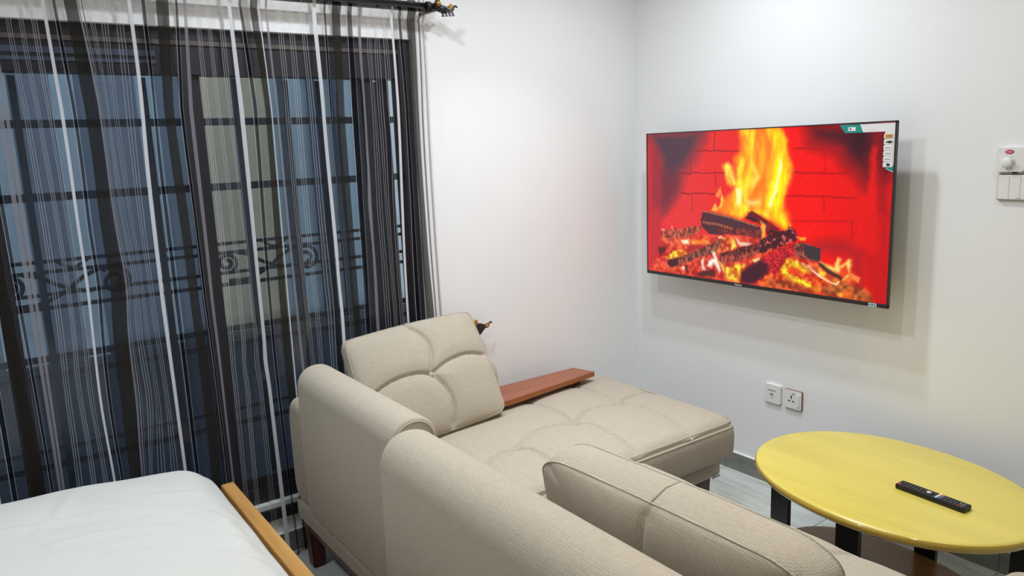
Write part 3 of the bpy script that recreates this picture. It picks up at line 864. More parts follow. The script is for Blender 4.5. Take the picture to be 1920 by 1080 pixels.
('P',[(0.846,0.824),(0.87,0.827),(0.871,0.855),(0.852,0.881),(0.845,0.855)],(240,70,36),0.008,0.9,0),
('P',[(0.879,0.848),(0.914,0.868),(0.907,0.898),(0.881,0.88)],(250,140,60),0.006,0.95,0),
('L',[(0.898,0.91),(0.923,0.929)],(170,30,36),0.012,0.9,0),
('P',[(0.84,0.991),(0.883,0.938),(0.886,0.962),(0.878,0.993)],(255,110,24),0.012,0.9,0),
('P',[(0.84,0.986),(0.858,0.975),(0.855,0.993)],(255,214,60),0.008,0.9,0),
('P',[(0.686,0.66),(0.719,0.66),(0.721,0.684),(0.697,0.682)],(255,180,50),0.006,0.9,0),
('P',[(0.274,0.88),(0.291,0.855),(0.287,0.909),(0.297,0.941),(0.283,0.942),(0.277,0.91)],(255,250,225),0.011,0.95,0),
('P',[(0.329,0.808),(0.344,0.815),(0.357,0.871),(0.368,0.93),(0.36,0.947),(0.345,0.898),(0.337,0.888),(0.324,0.917),(0.307,0.914),(0.311,0.879),(0.337,0.85)],(250,255,236),0.011,0.95,0),
('P',[(0.357,0.871),(0.378,0.879),(0.393,0.919),(0.383,0.952),(0.368,0.9)],(255,196,90),0.008,0.85,0),
('P',[(0.391,0.911),(0.426,0.883),(0.485,0.869),(0.462,0.912),(0.451,0.992),(0.411,0.989),(0.391,0.964)],(255,186,50),0.012,0.95,1),
('P',[(0.251,0.974),(0.295,0.946),(0.337,0.929),(0.344,0.974),(0.282,0.993)],(78,34,36),0.006,0.95,0),
('P',[(0.509,0.835),(0.543,0.816),(0.541,0.832),(0.519,0.851)],(255,240,150),0.006,0.95,0),
('P',[(0.052,0.899),(0.081,0.874),(0.11,0.942),(0.1,0.977),(0.062,0.951)],(220,46,50),0.01,0.9,1),
('P',[(0.182,0.941),(0.198,0.941),(0.197,0.964),(0.184,0.963)],(255,240,220),0.005,0.9,0),
('P',[(0.198,0.925),(0.214,0.929),(0.214,0.974),(0.202,0.976)],(90,26,32),0.006,0.9,0),
('L',[(0.129,0.656),(0.131,0.678)],(255,220,210),0.006,0.8,0),
('L',[(0.074,0.685),(0.091,0.688)],(255,220,210),0.006,0.8,0),
('L',[(0.171,0.566),(0.202,0.601),(0.204,0.632)],(240,90,80),0.002,0.7,0),
('L',[(0.73,0.614),(0.732,0.636)],(240,90,60),0.004,0.7,0),
('L',[(0.822,0.524),(0.826,0.529)],(240,90,60),0.004,0.7,0)]
def fnoise(W, H, gx, gy, seed):
    """smooth value noise, W x H pixels with gx x gy cells"""
    r = np.random.RandomState(seed)
    g = r.rand(gy+2, gx+2)
    xs = np.linspace(0, gx, W)
    ys = np.linspace(0, gy, H)
    xi = np.clip(xs.astype(int), 0, gx)
    yi = np.clip(ys.astype(int), 0, gy)
    fx = xs-xi
    fy = ys-yi
    fx = fx*fx*(3-2*fx)
    fy = fy*fy*(3-2*fy)
    a = g[np.ix_(yi, xi)]
    b = g[np.ix_(yi, xi+1)]
    c = g[np.ix_(yi+1, xi)]
    d = g[np.ix_(yi+1, xi+1)]
    FX = fx[None, :]
    FY = fy[:, None]
    return (a*(1-FX)+b*FX)*(1-FY)+(c*(1-FX)+d*FX)*FY
def paint(W=560, H=315):
    U, V = np.meshgrid(np.linspace(0, 1, W), np.linspace(0, 1, H))
    n1 = fnoise(W, H, 28, 16, 1)
    n2 = fnoise(W, H, 80, 45, 2)
    n3 = fnoise(W, H, 190, 110, 3)
    nf = 0.6*fnoise(W, H, 46, 9, 4)+0.4*fnoise(W, H, 90, 20, 5)
    bark = fnoise(W, H, 120, 34, 6)
    bark2 = fnoise(W, H, 230, 80, 7)
    img = np.zeros((H, W, 3))
    t = np.clip((U-0.22)/0.45, 0, 1)[..., None]
    img[:] = (1-t)*np.array([232, 50, 54])+t*np.array([248, 10, 8])
    img *= (1-0.12*np.clip(U-0.75, 0, 1)/0.25)[..., None]
    UW = U+0.007*(n1-0.5)+0.005*(n2-0.5)
    VW = V+0.009*(n1-0.5)+0.006*(n2-0.5)
    asp = 1.83
    for kind, pts, col, w, a, tex in SHAPES:
        p = np.array(pts)
        if kind == 'P':
            inside = np.zeros(U.shape, bool)
            px, py = p[:, 0], p[:, 1]
            j = len(p)-1
            for i in range(len(p)):
                c = ((py[i] > VW) != (py[j] > VW)) & (UW < (px[j]-px[i])*(VW-py[i])/(py[j]-py[i]+1e-12)+px[i])
                inside ^= c
                j = i
            d = seg_dist(UW*asp, VW, [(x*asp, y) for x, y in pts]+[(pts[0][0]*asp, pts[0][1])])
            sd = np.where(inside, d, -d)
            k = np.clip(0.5+sd/(2*w), 0, 1)
        else:
            d = seg_dist(UW*asp, VW, [(x*asp, y) for x, y in pts])
            k = np.clip((w-d)/(0.5*w), 0, 1)
            if tex:
                k = k*(0.25+0.75*(np.sin((U*1.0+0.12*V)*2*PI*tex) > -0.3))
        k = (k*a)[..., None]
        c = np.ones((H, W, 3))*np.array(col, float)
        if tex == 1 and kind == 'P':          # embers
            m = np.clip((n1*0.35+n2*0.6+n3*0.2-0.36)*2.2, 0, 1)[..., None]
            hot = np.minimum(255, c*np.array([1.15, 1.9, 1.3]))
            cold = c*np.array([0.84, 0.55, 0.6])
            c = cold*(1-m)+hot*m
        elif tex == 2:
            c = c*(0.55+0.9*n2)[..., None]
        elif tex == 3:                        # flame licks
            m = np.clip((nf-0.38)*3.2, 0, 1)[..., None]
            c = c*np.array([1.0, 0.86, 0.7])*(1-m)+np.minimum(255, c*np.array([1.0, 1.16, 1.25]))*m
        elif tex == 4:                        # cracked bark
            m = np.clip((bark*0.6+bark2*0.5-0.38)*3, 0, 1)[..., None]
            c = c*0.6*(1-m)+np.minimum(255, c*1.18)*m
        elif tex == 5:
            m = np.clip((0.5*n2+0.5*bark2-0.56)*7, 0, 1)[..., None]
            c = c*(1-m)+np.array([214, 92, 84])*m
        elif tex == 6:
            m = np.clip((n3-0.42)*5, 0, 1)[..., None]
            c = c*np.array([0.72, 0.5, 0.6])*(1-m)+c*m
        img = img*(1-k)+c*k
    img *= (0.97+0.06*n3)[..., None]
    # left side paler: the panel's washed-out reflection is painted into the colours above
    return np.clip(img, 0, 255)/255.0
def screen():
    W, H = 560, 315
    img = paint(W, H)
    lin = np.where(img <= 0.04045, img/12.92, ((img+0.055)/1.055)**2.4)
    xs = np.linspace(SX0, SX1, W)
    zs = np.linspace(SZ1, SZ0, H)
    Xg, Zg = np.meshgrid(xs, zs)
    co = np.stack([Xg, np.full_like(Xg, TY-0.0015), Zg], -1).reshape(-1, 3)
    idx = np.arange(W*H).reshape(H, W)
    f = np.stack([idx[:-1, :-1], idx[1:, :-1], idx[1:, 1:], idx[:-1, 1:]], -1).reshape(-1, 4)
    me = bpy.data.meshes.new('screen')
    me.vertices.add(W*H)
    me.vertices.foreach_set('co', co.ravel())
    me.loops.add(f.size)
    me.loops.foreach_set('vertex_index', f.ravel())
    me.polygons.add(len(f))
    me.polygons.foreach_set('loop_start', np.arange(0, f.size, 4))
    me.update(calc_edges=True)
    at = me.color_attributes.new('picture', 'FLOAT_COLOR', 'POINT')
    rgba = np.ones((W*H, 4))
    rgba[:, :3] = lin.reshape(-1, 3)
    at.data.foreach_set('color', rgba.ravel())
    k = NT('lit_screen_picture')
    an = k.add('ShaderNodeAttribute', attribute_name='picture')
    k.p.inputs['Base Color'].default_value = (0.01, 0.01, 0.01, 1)
    k.p.inputs['Roughness'].default_value = 0.3
    k.p.inputs['Specular IOR Level'].default_value = 0.25
    k.link(an.outputs['Color'], k.p.inputs['Emission Color'])
    k.p.inputs['Emission Strength'].default_value = 1.0
    me.materials.append(k.m)
    o = bpy.data.objects.new('screen', me)
    COL.objects.link(o)
    attach(o, tv)
    o['label'] = 'screen picture of burning logs in a red brick fireplace'
screen()
# retail sticker in the corner
def flat(name, pts, mat, parent, y, t=0.0006):
    return prism(name, pts, 1, y-t, y, mat, parent)
stk = flat('sticker', [(1.304, 1.638), (1.4405, 1.638), (1.4405, 1.458), (1.4125, 1.470), (1.4125, 1.486), (1.403, 1.486), (1.403, 1.607), (1.316, 1.607)], 'paper', tv, TY-0.002)
YS = TY-0.0027
flat('teal_band', [(1.222, 1.6385), (1.304, 1.6385), (1.318, 1.6065), (1.246, 1.6065)], 'teal', stk, YS)
flat('teal_band', [(1.4135, 1.484), (1.4400, 1.484), (1.4400, 1.461), (1.4135, 1.472)], 'teal', stk, YS)
flat('small_label', [(1.258, 1.628), (1.288, 1.628), (1.288, 1.614), (1.258, 1.614)], 'paper', stk, YS-0.0007)
flat('mark', [(1.262, 1.624), (1.272, 1.624), (1.267, 1.617)], 'ink', stk, YS-0.0014)
for k in range(6):
    z = 1.598-k*0.0208
    flat('icon_tab', [(1.400, z), (1.436, z), (1.436, z-0.0165), (1.400, z-0.0165)], 'paper', stk, YS-0.0003)
    if k == 0:
        flat('icon', [(1.406, z-.002), (1.432, z-.002), (1.432, z-.0145), (1.406, z-.0145)], 'amber', stk, YS-0.0010)
    elif k == 1:
        flat('icon', [(1.405, z-.0085), (1.414, z-.006), (1.422, z-.0035), (1.432, z-.006), (1.432, z-.011), (1.422, z-.0135), (1.414, z-.011)], 'ink', stk, YS-0.0010)
    elif k == 5:
        flat('icon', [(1.413, z-.003), (1.424, z-.003), (1.428, z-.009), (1.422, z-.014), (1.416, z-.013)], 'ink', stk, YS-0.0010)
    else:
        flat('icon', [(1.406, z-.007), (1.428, z-.007), (1.428, z-.0095), (1.406, z-.0095)], 'grey_pl', stk, YS-0.0010)
text_mesh('lettering', 'Hisense', 0.0125, 'paper', on_wall(0.760, TY-0.0064, TZ0+0.0078), tv)
en = flat('energy_label', [(1.372, 0.9605), (1.404, 0.9605), (1.404, 0.9475), (1.372, 0.9475)], 'pale_blue', tv, TY-0.0061)
for k in range(3):
    flat('mark', [(1.376+k*.009, 0.957), (1.381+k*.009, 0.957), (1.381+k*.009, 0.952), (1.376+k*.009, 0.952)], 'ink', en, TY-0.0068)

# ------------------------------------------------------------------ wall plates
def plate(name, label, cat, x0, x1, z0, z1, t, mat='white_pl', trim=None, r=0.006):
    e = empty(name, ((x0+x1)/2, 0, z0), label=label, cat=cat)
    if trim:
        prism('trim', rrect(x0, x1, z0, z1, r), 1, -t*0.72, 0.0, trim, e)
        prism('faceplate', rrect(x0+.0022, x1-.0022, z0+.0022, z1-.0022, r*.8), 1, -t, -t*0.5, mat, e, 0.0015)
    else:
        prism('faceplate', rrect(x0, x1, z0, z1, r), 1, -t, 0.0, mat, e, 0.003)
    return e
e = plate('data_outlet', 'plain white network wall outlet left of the power socket', 'wall outlet', 0.829, 0.916, 0.399, 0.486, 0.012)
prism('label_strip', rrect(0.846, 0.889, 0.455, 0.4605, 0.0015), 1, -0.0126, -0.0118, 'grey_pl', e)
prism('port', rrect(0.860, 0.876, 0.428, 0.445, 0.002), 1, -0.0128, -0.0118, 'grey_pl', e)
prism('port_shutter', rrect(0.862, 0.874, 0.424, 0.432, 0.001), 1, -0.0140, -0.0120, 'white_pl', e)
e = plate('power_socket', 'white three-pin power socket with rose gold trim and rocker switch', 'power socket', 0.935, 1.023, 0.396, 0.484, 0.012, 'white_pl', 'rose')
for x, z, w, h in ((0.971, 0.4495, .004, .017), (0.971, 0.4535, .008, .006), (0.961, 0.432, .011, .0055), (0.981, 0.432, .011, .0055), (0.981, 0.466, .011, .004)):
    prism('pin_hole', rrect(x-w/2, x+w/2, z-h/2, z+h/2, .0012, 3), 1, -0.0125, -0.0115, 'hole', e)
prism('rocker_switch', rrect(0.999, 1.013, 0.413, 0.468, .002), 1, -0.0155, -0.011, 'white_pl', e, 0.0012)
# fan regulator
e = plate('fan_regulator', 'white fan speed regulator with red logo and round knob', 'fan regulator', 1.7400, 1.826, 1.4555, 1.5365, 0.018, 'white_pl')
lg = []
for i in range(26):
    a = 2*PI*i/26
    lg.append((1.7800+.0135*math.cos(a), 1.5225+.0072*math.sin(a)))
lo = prism('logo_oval', lg, 1, -0.0192, -0.0178, 'red', e)
text_mesh('lettering', 'itel', 0.0125, 'paper', on_wall(1.7800, -0.0196, 1.5228) @ Matrix.Shear('XZ', 4, (0.0, 0.0)), lo)
kn = tube('knob', [(1.778, -0.018, 1.4875), (1.778, -0.034, 1.4875), (1.778, -0.036, 1.4875)], [0.0175, 0.0165, 0.0145], 'white_pl', e, 28)
box('pointer', (1.7925, -0.0365, 1.4965), (1.7965, -0.030, 1.5005), 'white_pl', kn)
for k in range(7):
    a = math.radians(-20-40*k+120)
    ball('dial_dot', (1.778+.0225*math.cos(a), -0.0182, 1.4875+.0225*math.sin(a)), 0.0014, 'grey_pl', e, (1, .4, 1), 8)
box('cable_tab', (1.790, -0.014, 1.4505), (1.802, -0.004, 1.4560), 'hole', e)
# triple light switch
e = plate('light_switch', 'white multi-gang light switch with rose gold trim under the regulator', 'light switch', 1.7465, 1.8925, 1.359, 1.447, 0.012, 'white_pl', 'rose')
for k in range(4):
    x0 = 1.7500+k*0.0349
    box('rocker', (x0, -0.0148, 1.3630), (x0+0.0342, -0.0105, 1.4430), 'white_pl', e, 0.0012)
box('maker_mark', (1.808, -0.0152, 1.3665), (1.822, -0.0146, 1.3685), 'grey_pl', e)

# ------------------------------------------------------------------ sectional sofa
sofa = empty('sectional_sofa', (1.2, -1.5, 0), label='oatmeal fabric sectional sofa with chaise, tufted seats and wooden side shelf', cat='sofa')
ARCS = [[tuple(q[:2]) for q in smooth_line(a, 6)] for a in [[(0.534,-0.657),(0.508,-0.729),(0.512,-0.828),(0.583,-0.963)],[(0.534,-0.657),(0.500,-0.575),(0.478,-0.485),(0.490,-0.391)],[(0.534,-0.657),(0.388,-0.620),(0.272,-0.617),(0.185,-0.651),(0.105,-0.713)],[(0.534,-0.657),(0.628,-0.595),(0.818,-0.624),(0.981,-0.675)],[(0.583,-0.963),(0.427,-0.923),(0.305,-0.933),(0.213,-0.970)],[(0.583,-0.963),(0.650,-0.916),(0.808,-0.932),(0.945,-0.965)],[(0.583,-0.963),(0.557,-1.020),(0.546,-1.116),(0.592,-1.221),(0.639,-1.300)],[(0.639,-1.300),(0.636,-1.368),(0.655,-1.431),(0.697,-1.494)],[(0.639,-1.300),(0.700,-1.263),(0.847,-1.276),(0.964,-1.310)]]]
TUFTS = [(0.534, -0.657), (0.583, -0.963), (0.639, -1.300)]

def cushion_shape(cx, cy, cz, dims, arcs, tufts, puff=0.016, groove=0.014, sidebulge=0.012):
    def finish(verts):
        A = np.array([tuple(v) for v in verts])
        wx, wy = A[:, 0]+cx, A[:, 1]+cy
        d = np.full(len(A), 1e9)
        for a in arcs:
            d = np.minimum(d, seg_dist(wx, wy, a))
        top = np.clip((A[:, 2]/(dims[2]/2)-0.35)/0.65, 0, 1)
        u = np.clip(np.abs(A[:, 0])/(dims[0]/2), 0, 1)
        v = np.clip(np.abs(A[:, 1])/(dims[1]/2), 0, 1)
        crown = puff*(1-u**4)*(1-v**4)
        g = groove*np.exp(-(d/0.007)**2)+0.55*groove*np.exp(-(d/0.045)**2)
        for tx, ty in tufts:
            g = g+0.012*np.exp(-((wx-tx)**2+(wy-ty)**2)/0.03**2)
        A[:, 2] += top*(crown-g)
        # sides swell a little
        s = 1-np.clip(np.abs(A[:, 2])/(dims[2]/2), 0, 1)**2
        A[:, 0] += np.sign(A[:, 0])*sidebulge*s*(u > 0.97)
        A[:, 1] += np.sign(A[:, 1])*sidebulge*s*(v > 0.97)
        A += np.array([cx, cy, cz])
        return [tuple(p) for p in A]
    return finish

def seat(name, x0, x1, y0, y1, z0, z1, arcs, tufts, n, r=0.045, parent=sofa, **kw):
    dims = (x1-x0, y1-y0, z1-z0)
    v, f = grid_box(n, dims, r)
    c = ((x0+x1)/2, (y0+y1)/2, (z0+z1)/2)
    v = cushion_shape(c[0], c[1], c[2], dims, arcs, tufts, **kw)(v)
    o = mesh(name, v, f, 'fabric', parent, True)
    gr_ = kw.get('groove', 0.014)
    for a in arcs:
        pts = []
        for x, y in a:
            u, w_ = abs(x-c[0])/(dims[0]/2), abs(y-c[1])/(dims[1]/2)
            if u > 0.93 or w_ > 0.94:
                continue
            tz = z1+0.016*(1-u**4)*(1-w_**4)-gr_*1.55
            tz -= sum(0.012*math.exp(-((x-tx)**2+(y-ty)**2)/0.03**2) for tx, ty in tufts)
            pts.append((x, y, tz+0.0012))
        if len(pts) > 2:
            tube('seam', pts, 0.0016, 'seam', o, 5)
    return o

ch = seat('chaise_seat', 0.105, 0.975, -1.515, -0.395, 0.262, 0.452, ARCS, TUFTS, (150, 190, 14), 0.05)
# piping around the chaise top
def rect_loop(x0, x1, y0, y1, r, z):
    return [(q[0], q[1], z) for q in rrect(x0, x1, y0, y1, r, 8)]
tube('piping', rect_loop(0.103, 0.979, -1.519, -0.391, 0.06, 0.418), 0.0035, 'fabric', ch, 6, True)
tube('piping', rect_loop(0.110, 0.972, -1.507, -0.401, 0.06, 0.440), 0.0030, 'fabric', ch, 6, True)

def wave(pts):
    return [tuple(q[:2]) for q in smooth_line(pts, 6)]
T2 = [(1.30, -1.25), (1.84, -1.24)]
A2 = []
for tx, ty in T2:
    A2.append(wave([(tx, ty), (tx-.04, ty+.08), (tx-.03, ty+.17), (tx+.03, ty+.27)]))
    A2.append(wave([(tx, ty), (tx-.04, ty-.08), (tx-.03, ty-.2), (tx, ty-.3)]))
    A2.append(wave([(tx, ty), (tx+.1, ty+.05), (tx+.22, ty+.04), (tx+.30, ty-.02)]))
    A2.append(wave([(tx, ty), (tx-.1, ty+.05), (tx-.2, ty+.04), (tx-.28, ty-.01)]))
s2 = seat('seat_cushion', 0.990, 1.575, -1.515, -0.975, 0.262, 0.440, A2, T2, (80, 74, 12), 0.05)
s3 = seat('seat_cushion', 1.580, 2.210, -1.515, -0.975, 0.262, 0.440, A2, T2, (80, 74, 12), 0.05)
for s, a, b in ((s2, .990, 1.575), (s3, 1.580, 2.210)):
    tube('piping', rect_loop(a-.001, b+.001, -1.518, -0.972, 0.055, 0.412), 0.0032, 'fabric', s, 6, True)

# upholstered base, in two runs, and the cherry plinth under it
def base_run(name, x0, x1, y0, y1, z0, z1, r=0.022):
    v, f = grid_box((24, 24, 6), (x1-x0, y1-y0, z1-z0), r)
    c = Vector(((x0+x1)/2, (y0+y1)/2, (z0+z1)/2))
    return mesh(name, [p+c for p in v], f, 'fabric_arm', sofa, True)
base_run('base', 0.100, 0.935, -2.005, -0.440, 0.188, 0.272)
base_run('base', 0.930, 2.385, -2.005, -1.010, 0.188, 0.272)
bd = box('badge', (0.934, -0.500, 0.191), (0.937, -0.455, 0.200), 'chrome', sofa)
box('plinth', (0.145, -1.990, 0.160), (0.900, -1.965, 0.190), 'cherry', sofa)
box('plinth', (0.900, -1.990, 0.160), (2.24, -1.965, 0.190), 'cherry', sofa)
box('plinth', (0.885, -1.965, 0.160), (0.905, -0.50, 0.190), 'cherry', sofa)
def leg(x0, x1, y0, y1, t=0.006):
    v = [(x0+t, y0+t, 0), (x1-t, y0+t, 0), (x1-t, y1-t, 0), (x0+t, y1-t, 0), (x0, y0, .190), (x1, y0, .190), (x1, y1, .190), (x0, y1, .190)]
    bm = bmesh.new()
    vs = [bm.verts.new(p) for p in v]
    for q in ((3, 2, 1, 0), (4, 5, 6, 7), (0, 1, 5, 4), (1, 2, 6, 5), (2, 3, 7, 6), (3, 0, 4, 7)):
        bm.faces.new([vs[i] for i in q])
    bmesh.ops.bevel(bm, geom=list(bm.edges), offset=0.004, segments=2, affect='EDGES')
    return from_bm('leg', bm, 'cherry', sofa)
leg(0.140, 0.205, -1.992, -1.930)
leg(0.835, 0.905, -0.545, -0.475)
leg(0.140, 0.205, -0.545, -0.475)
leg(1.020, 1.085, -1.992, -1.930)
leg(2.180, 2.245, -1.992, -1.930)
leg(2.180, 2.245, -1.090, -1.028)

# back panels: rounded-top slabs lofted along x
def back_panel(name, x0, x1, y0, y1, z0, z1, rt, re0, re1, lean=0.0, n=14):
    yc, hy = (y0+y1)/2, (y1-y0)/2
    prof = []
    rb = 0.02
    k = 12
    for i in range(5):
        a = PI+PI/2*i/4
        prof.append((-(hy-rb)+rb*math.cos(a), z0+rb+rb*math.sin(a)))
    for i in range(5):
        a = 1.5*PI+PI/2*i/4
        prof.append(((hy-rb)+rb*math.cos(a), z0+rb+rb*math.sin(a)))
    for i in range(1, 8):
        prof.append((hy, z0+rb+(z1-rt-z0-rb)*i/8))
    for i in range(2*k+1):
        a = PI*i/(2*k)
        prof.append((hy*math.copysign(abs(math.cos(a))**0.9, math.cos(a)), z1-rt+rt*math.sin(a)**0.95))
    for i in range(1, 8):
        prof.append((-hy, z1-rt-(z1-rt-z0-rb)*i/8))
    m = len(prof)
    zc = (z0+z1)/2
    hz = (z1-z0)/2
    secs = []
    for i in range(n+1):
        t = i/n
        secs.append((x0+re0*(1-math.cos(t*PI/2)), re0*(1-math.sin(t*PI/2))))
    for i in range(1, 12):
        secs.append((x0+re0+(x1-x0-re0-re1)*i/12, 0.0))
    for i in range(n+1):
        t = i/n
        secs.append((x1-re1*(1-math.sin(t*PI/2)), re1*(1-math.cos(t*PI/2))))
    verts, faces = [], []
    for x, ins in secs:
        for py, pz in prof:
            sy = max(0.05, (hy-ins*0.85)/hy)
            zz = zc+(pz-zc)*((hz-ins)/hz) if pz > zc else zc+(pz-zc)*((hz-ins*0.4)/hz)
            bulge = 1+0.05*math.sin(PI*min(1, max(0, (pz-z0)/(z1-z0))))
            verts.append((x, yc+py*sy*bulge-lean*(zz-z0), zz))
    S = len(secs)
    for i in range(S-1):
        for j in range(m):
            j2 = (j+1) % m
            faces.append((i*m+j, i*m+j2, (i+1)*m+j2, (i+1)*m+j))
    faces.append(tuple(range(m))[::-1])
    faces.append(tuple((S-1)*m+j for j in range(m)))
    o = mesh(name, verts, faces, 'fabric', sofa, True)
    # seam bead around the right-hand end cap
    loop = [verts[(S-1)*m+j] for j in range(m)]
    tube('end_seam', [(p[0]-re1*0.05, p[1], p[2]) for p in loop[9:-8]], 0.0028, 'fabric', o, 6)
    return o
back_panel('back_panel', 0.250, 1.030, -2.010, -1.860, 0.268, 0.842, 0.075, 0.030, 0.012)
back_panel('back_panel', 1.022, 2.200, -2.062, -1.880, 0.225, 0.826, 0.095, 0.055, 0.03)

# arm on the window side
def arm(x0, x1, y0, y1, z0, z1):
    hx, hz = (x1-x0)/2, (z1-z0)/2
    prof = []
    for i in range(40):
        a = 2*PI*i/40
        c, s = math.cos(a), math.sin(a)
        prof.append((hx*math.copysign(abs(c)**0.55, c), hz*math.copysign(abs(s)**0.42, s)))
    secs = []
    for i in range(9):
        t = i/8*PI/2
        secs.append((y0+.04*(1-math.cos(t)), .04*(1-math.sin(t))))
    for i in range(1, 8):
        secs.append((y0+.04+(y1-y0-.11)*i/8, 0))
    for i in range(9):
        t = i/8*PI/2
        secs.append((y1-.07*(1-math.sin(t)), .07*(1-math.cos(t))))
    v, f = [], []
    m = len(prof)
    for y, ins in secs:
        for px, pz in prof:
            v.append(((x0+x1)/2+px*max(.1, (hx-ins*.7)/hx), y, (z0+z1)/2+pz*(hz-ins)/hz))
    for i in range(len(secs)-1):
        for j in range(m):
            j2 = (j+1) % m
            f.append((i*m+j, (i+1)*m+j, (i+1)*m+j2, i*m+j2))
    f.append(tuple(range(m)))
    f.append(tuple((len(secs)-1)*m+j for j in range(m))[::-1])
    return mesh('armrest', v, f, 'fabric_arm', sofa, True)
arm(0.086, 0.246, -2.000, -1.080, 0.262, 0.690)
arm(2.215, 2.390, -2.030, -0.935, 0.262, 0.570)

# wooden side shelf beyond the arm
sh = prism('side_shelf', [(0.098, -0.555), (0.222, -0.523), (0.292, -1.075), (0.292, -1.12), (0.098, -1.12)], 2, 0.486, 0.510, 'walnut', sofa, 0.002)
box('shelf_support', (0.13, -1.09, 0.262), (0.20, -0.60, 0.487), 'cherry', sofa)
prism('shelf_edging', [(0.2235, -0.525), (0.2240, -0.5245), (0.2942, -1.075), (0.2942, -1.118), (0.2925, -1.118), (0.2925, -1.075)], 2, 0.487, 0.5085, 'walnut_edge', sh)

# ------------------------------------------------------------------ loose cushions
def pillow(name, label, w, h, t_edge, crown_f, crown_b, Mw, seams, button=True, rr=0.13):
    e = empty(name, (0, 0, 0), label=label, cat='cushion', group='loose sofa cushions')
    e.location = Mw @ Vector((0, -h/2, 0))
    N = 84
    verts, faces = [], []
    def outline(u, v):
        # slightly bowed rounded square
        x, y = u, v
        qx = max(-(1-rr), min(1-rr, x))
        qy = max(-(1-rr), min(1-rr, y))
        dx, dy = x-qx, y-qy
        L = math.hypot(dx, dy)
        if L > 1e-9:
            s = rr/L*max(abs(dx), abs(dy))/rr
            x, y = qx+dx*s, qy+dy*s
        bow = 0.03
        x *= 1+bow*(1-y*y)-bow*0.5
        y *= 1+bow*(1-x*x)-bow*0.5
        return x*w/2, y*h/2
    us = np.linspace(-1, 1, N+1)
    pts = [[outline(us[i], us[j]) for i in range(N+1)] for j in range(N+1)]
    PX = np.array([[p[0] for p in r] for r in pts])
    PY = np.array([[p[1] for p in r] for r in pts])
    UU, VV = np.meshgrid(us, us)
    d = np.full(PX.shape, 1e9)
    for s in seams:
        d = np.minimum(d, seg_dist(PX, PY, [(a*w/2, b*h/2) for a, b in [tuple(q[:2]) for q in smooth_line(s, 8)]]))
    base = ((1-np.abs(UU)**2.6)*(1-np.abs(VV)**2.6))**0.62
    g = (0.016*np.exp(-(d/0.007)**2)+0.010*np.exp(-(d/0.034)**2))*np.clip(base*2.2, 0, 1)
    g += 0.010*np.exp(-(PX**2+PY**2)/0.024**2)*(1 if button else 0)
    zf = t_edge/2+crown_f*base-g
    zb = -t_edge/2-crown_b*base+g*0.6
    def put(Z):
        b = len(verts)
        for j in range(N+1):
            for i in range(N+1):
                verts.append(Vector((PX[j, i], PY[j, i], Z[j, i])))
        return b
    b0 = put(zf)
    b1 = put(zb)
    st = N+1
    for j in range(N):
        for i in range(N):
            q = (j*st+i, j*st+i+1, (j+1)*st+i+1, (j+1)*st+i)
            faces.append(tuple(b0+k for k in q))
            faces.append(tuple(b1+k for k in q[::-1]))
    ring = [i for i in range(N)]+[j*st+N for j in range(N)]+[N*st+i for i in range(N, 0, -1)]+[j*st for j in range(N, 0, -1)]
    R = len(ring)
    # gusset with a gentle outward swell
    mid = len(verts)
    for k in ring:
        p = (verts[b0+k]+verts[b1+k])/2
        n2 = Vector((p.x/(w/2), p.y/(h/2), 0)).normalized()
        verts.append(p+n2*0.010)
    for k in range(R):
        k2 = (k+1) % R
        faces.append((b1+ring[k], b1+ring[k2], mid+k2, mid+k))
        faces.append((mid+k, mid+k2, b0+ring[k2], b0+ring[k]))
    cover = mesh('cover', [Mw @ v for v in verts], faces, 'fabric', e, True)
    tube('piping', [Mw @ (verts[b0+k]+Vector((0, 0, .001))) for k in ring[::2]], 0.0022, 'fabric', cover, 6, True)
    tube('piping', [Mw @ (verts[b1+k]-Vector((0, 0, .001))) for k in ring[::2]], 0.0022, 'fabric', cover, 6, True)
    mids = [k for k in range(R) if abs(verts[mid+k].x) < 0.5*w/N]
    for k in mids:
        sg = 1 if verts[mid+k].y > 0 else -1
        ln = [verts[b1+ring[k]], verts[mid+k]+Vector((0, 0.0005*sg, 0)), verts[b0+ring[k]]]
        tube('cross_seam', [Mw @ q for q in ln], 0.0030, 'fabric', cover, 6)
    if button:
        c = Mw @ Vector((0, 0, t_edge/2+crown_f-0.031))
        ball('button', c, 0.0125, 'fabric', e, (1, 1, 1), 14)
    return e
def frame(origin, xax, yax):
    x = Vector(xax).normalized()
    y = Vector(yax)
    y = (y-x*y.dot(x)).normalized()
    z = x.cross(y)
    Mt = Matrix((x, y, z)).transposed().to_4x4()
    Mt.translation = Vector(origin)
    return Mt
SEAM1 = [[(-0.10, 1.0), (0.07, 0.72), (0.10, 0.40), (0.0, 0.0)], [(0.0, 0.0), (0.13, -0.30), (0.17, -0.62), (0.10, -1.0)],
         [(-1.0, -0.12), (-0.6, 0.06), (-0.25, 0.08), (0.0, 0.0)], [(0.0, 0.0), (0.3, 0.14), (0.65, 0.18), (1.0, 0.08)]]
n1 = Vector((0.873, 0.0, 0.487))
fc = Vector((0.239, -1.450, 0.684))
pillow('tufted_cushion', 'square tufted oatmeal cushion with a centre button leaning on the window-side arm',
       0.60, 0.47, 0.055, 0.062, 0.03, frame(fc-n1*0.030, (0.0, 1.0, 0.055), (-0.487, 0.0, 0.873)), SEAM1)
SEAM2 = [[(0, 1.0), (0.03, 0.5), (0.0, 0.0)], [(0.0, 0.0), (0.03, -0.5), (0.0, -1.0)], [(-1.0, 0.0), (-0.5, 0.05), (0.0, 0.0)], [(0.0, 0.0), (0.5, 0.05), (1.0, 0.0)]]
lean = math.radians(11)
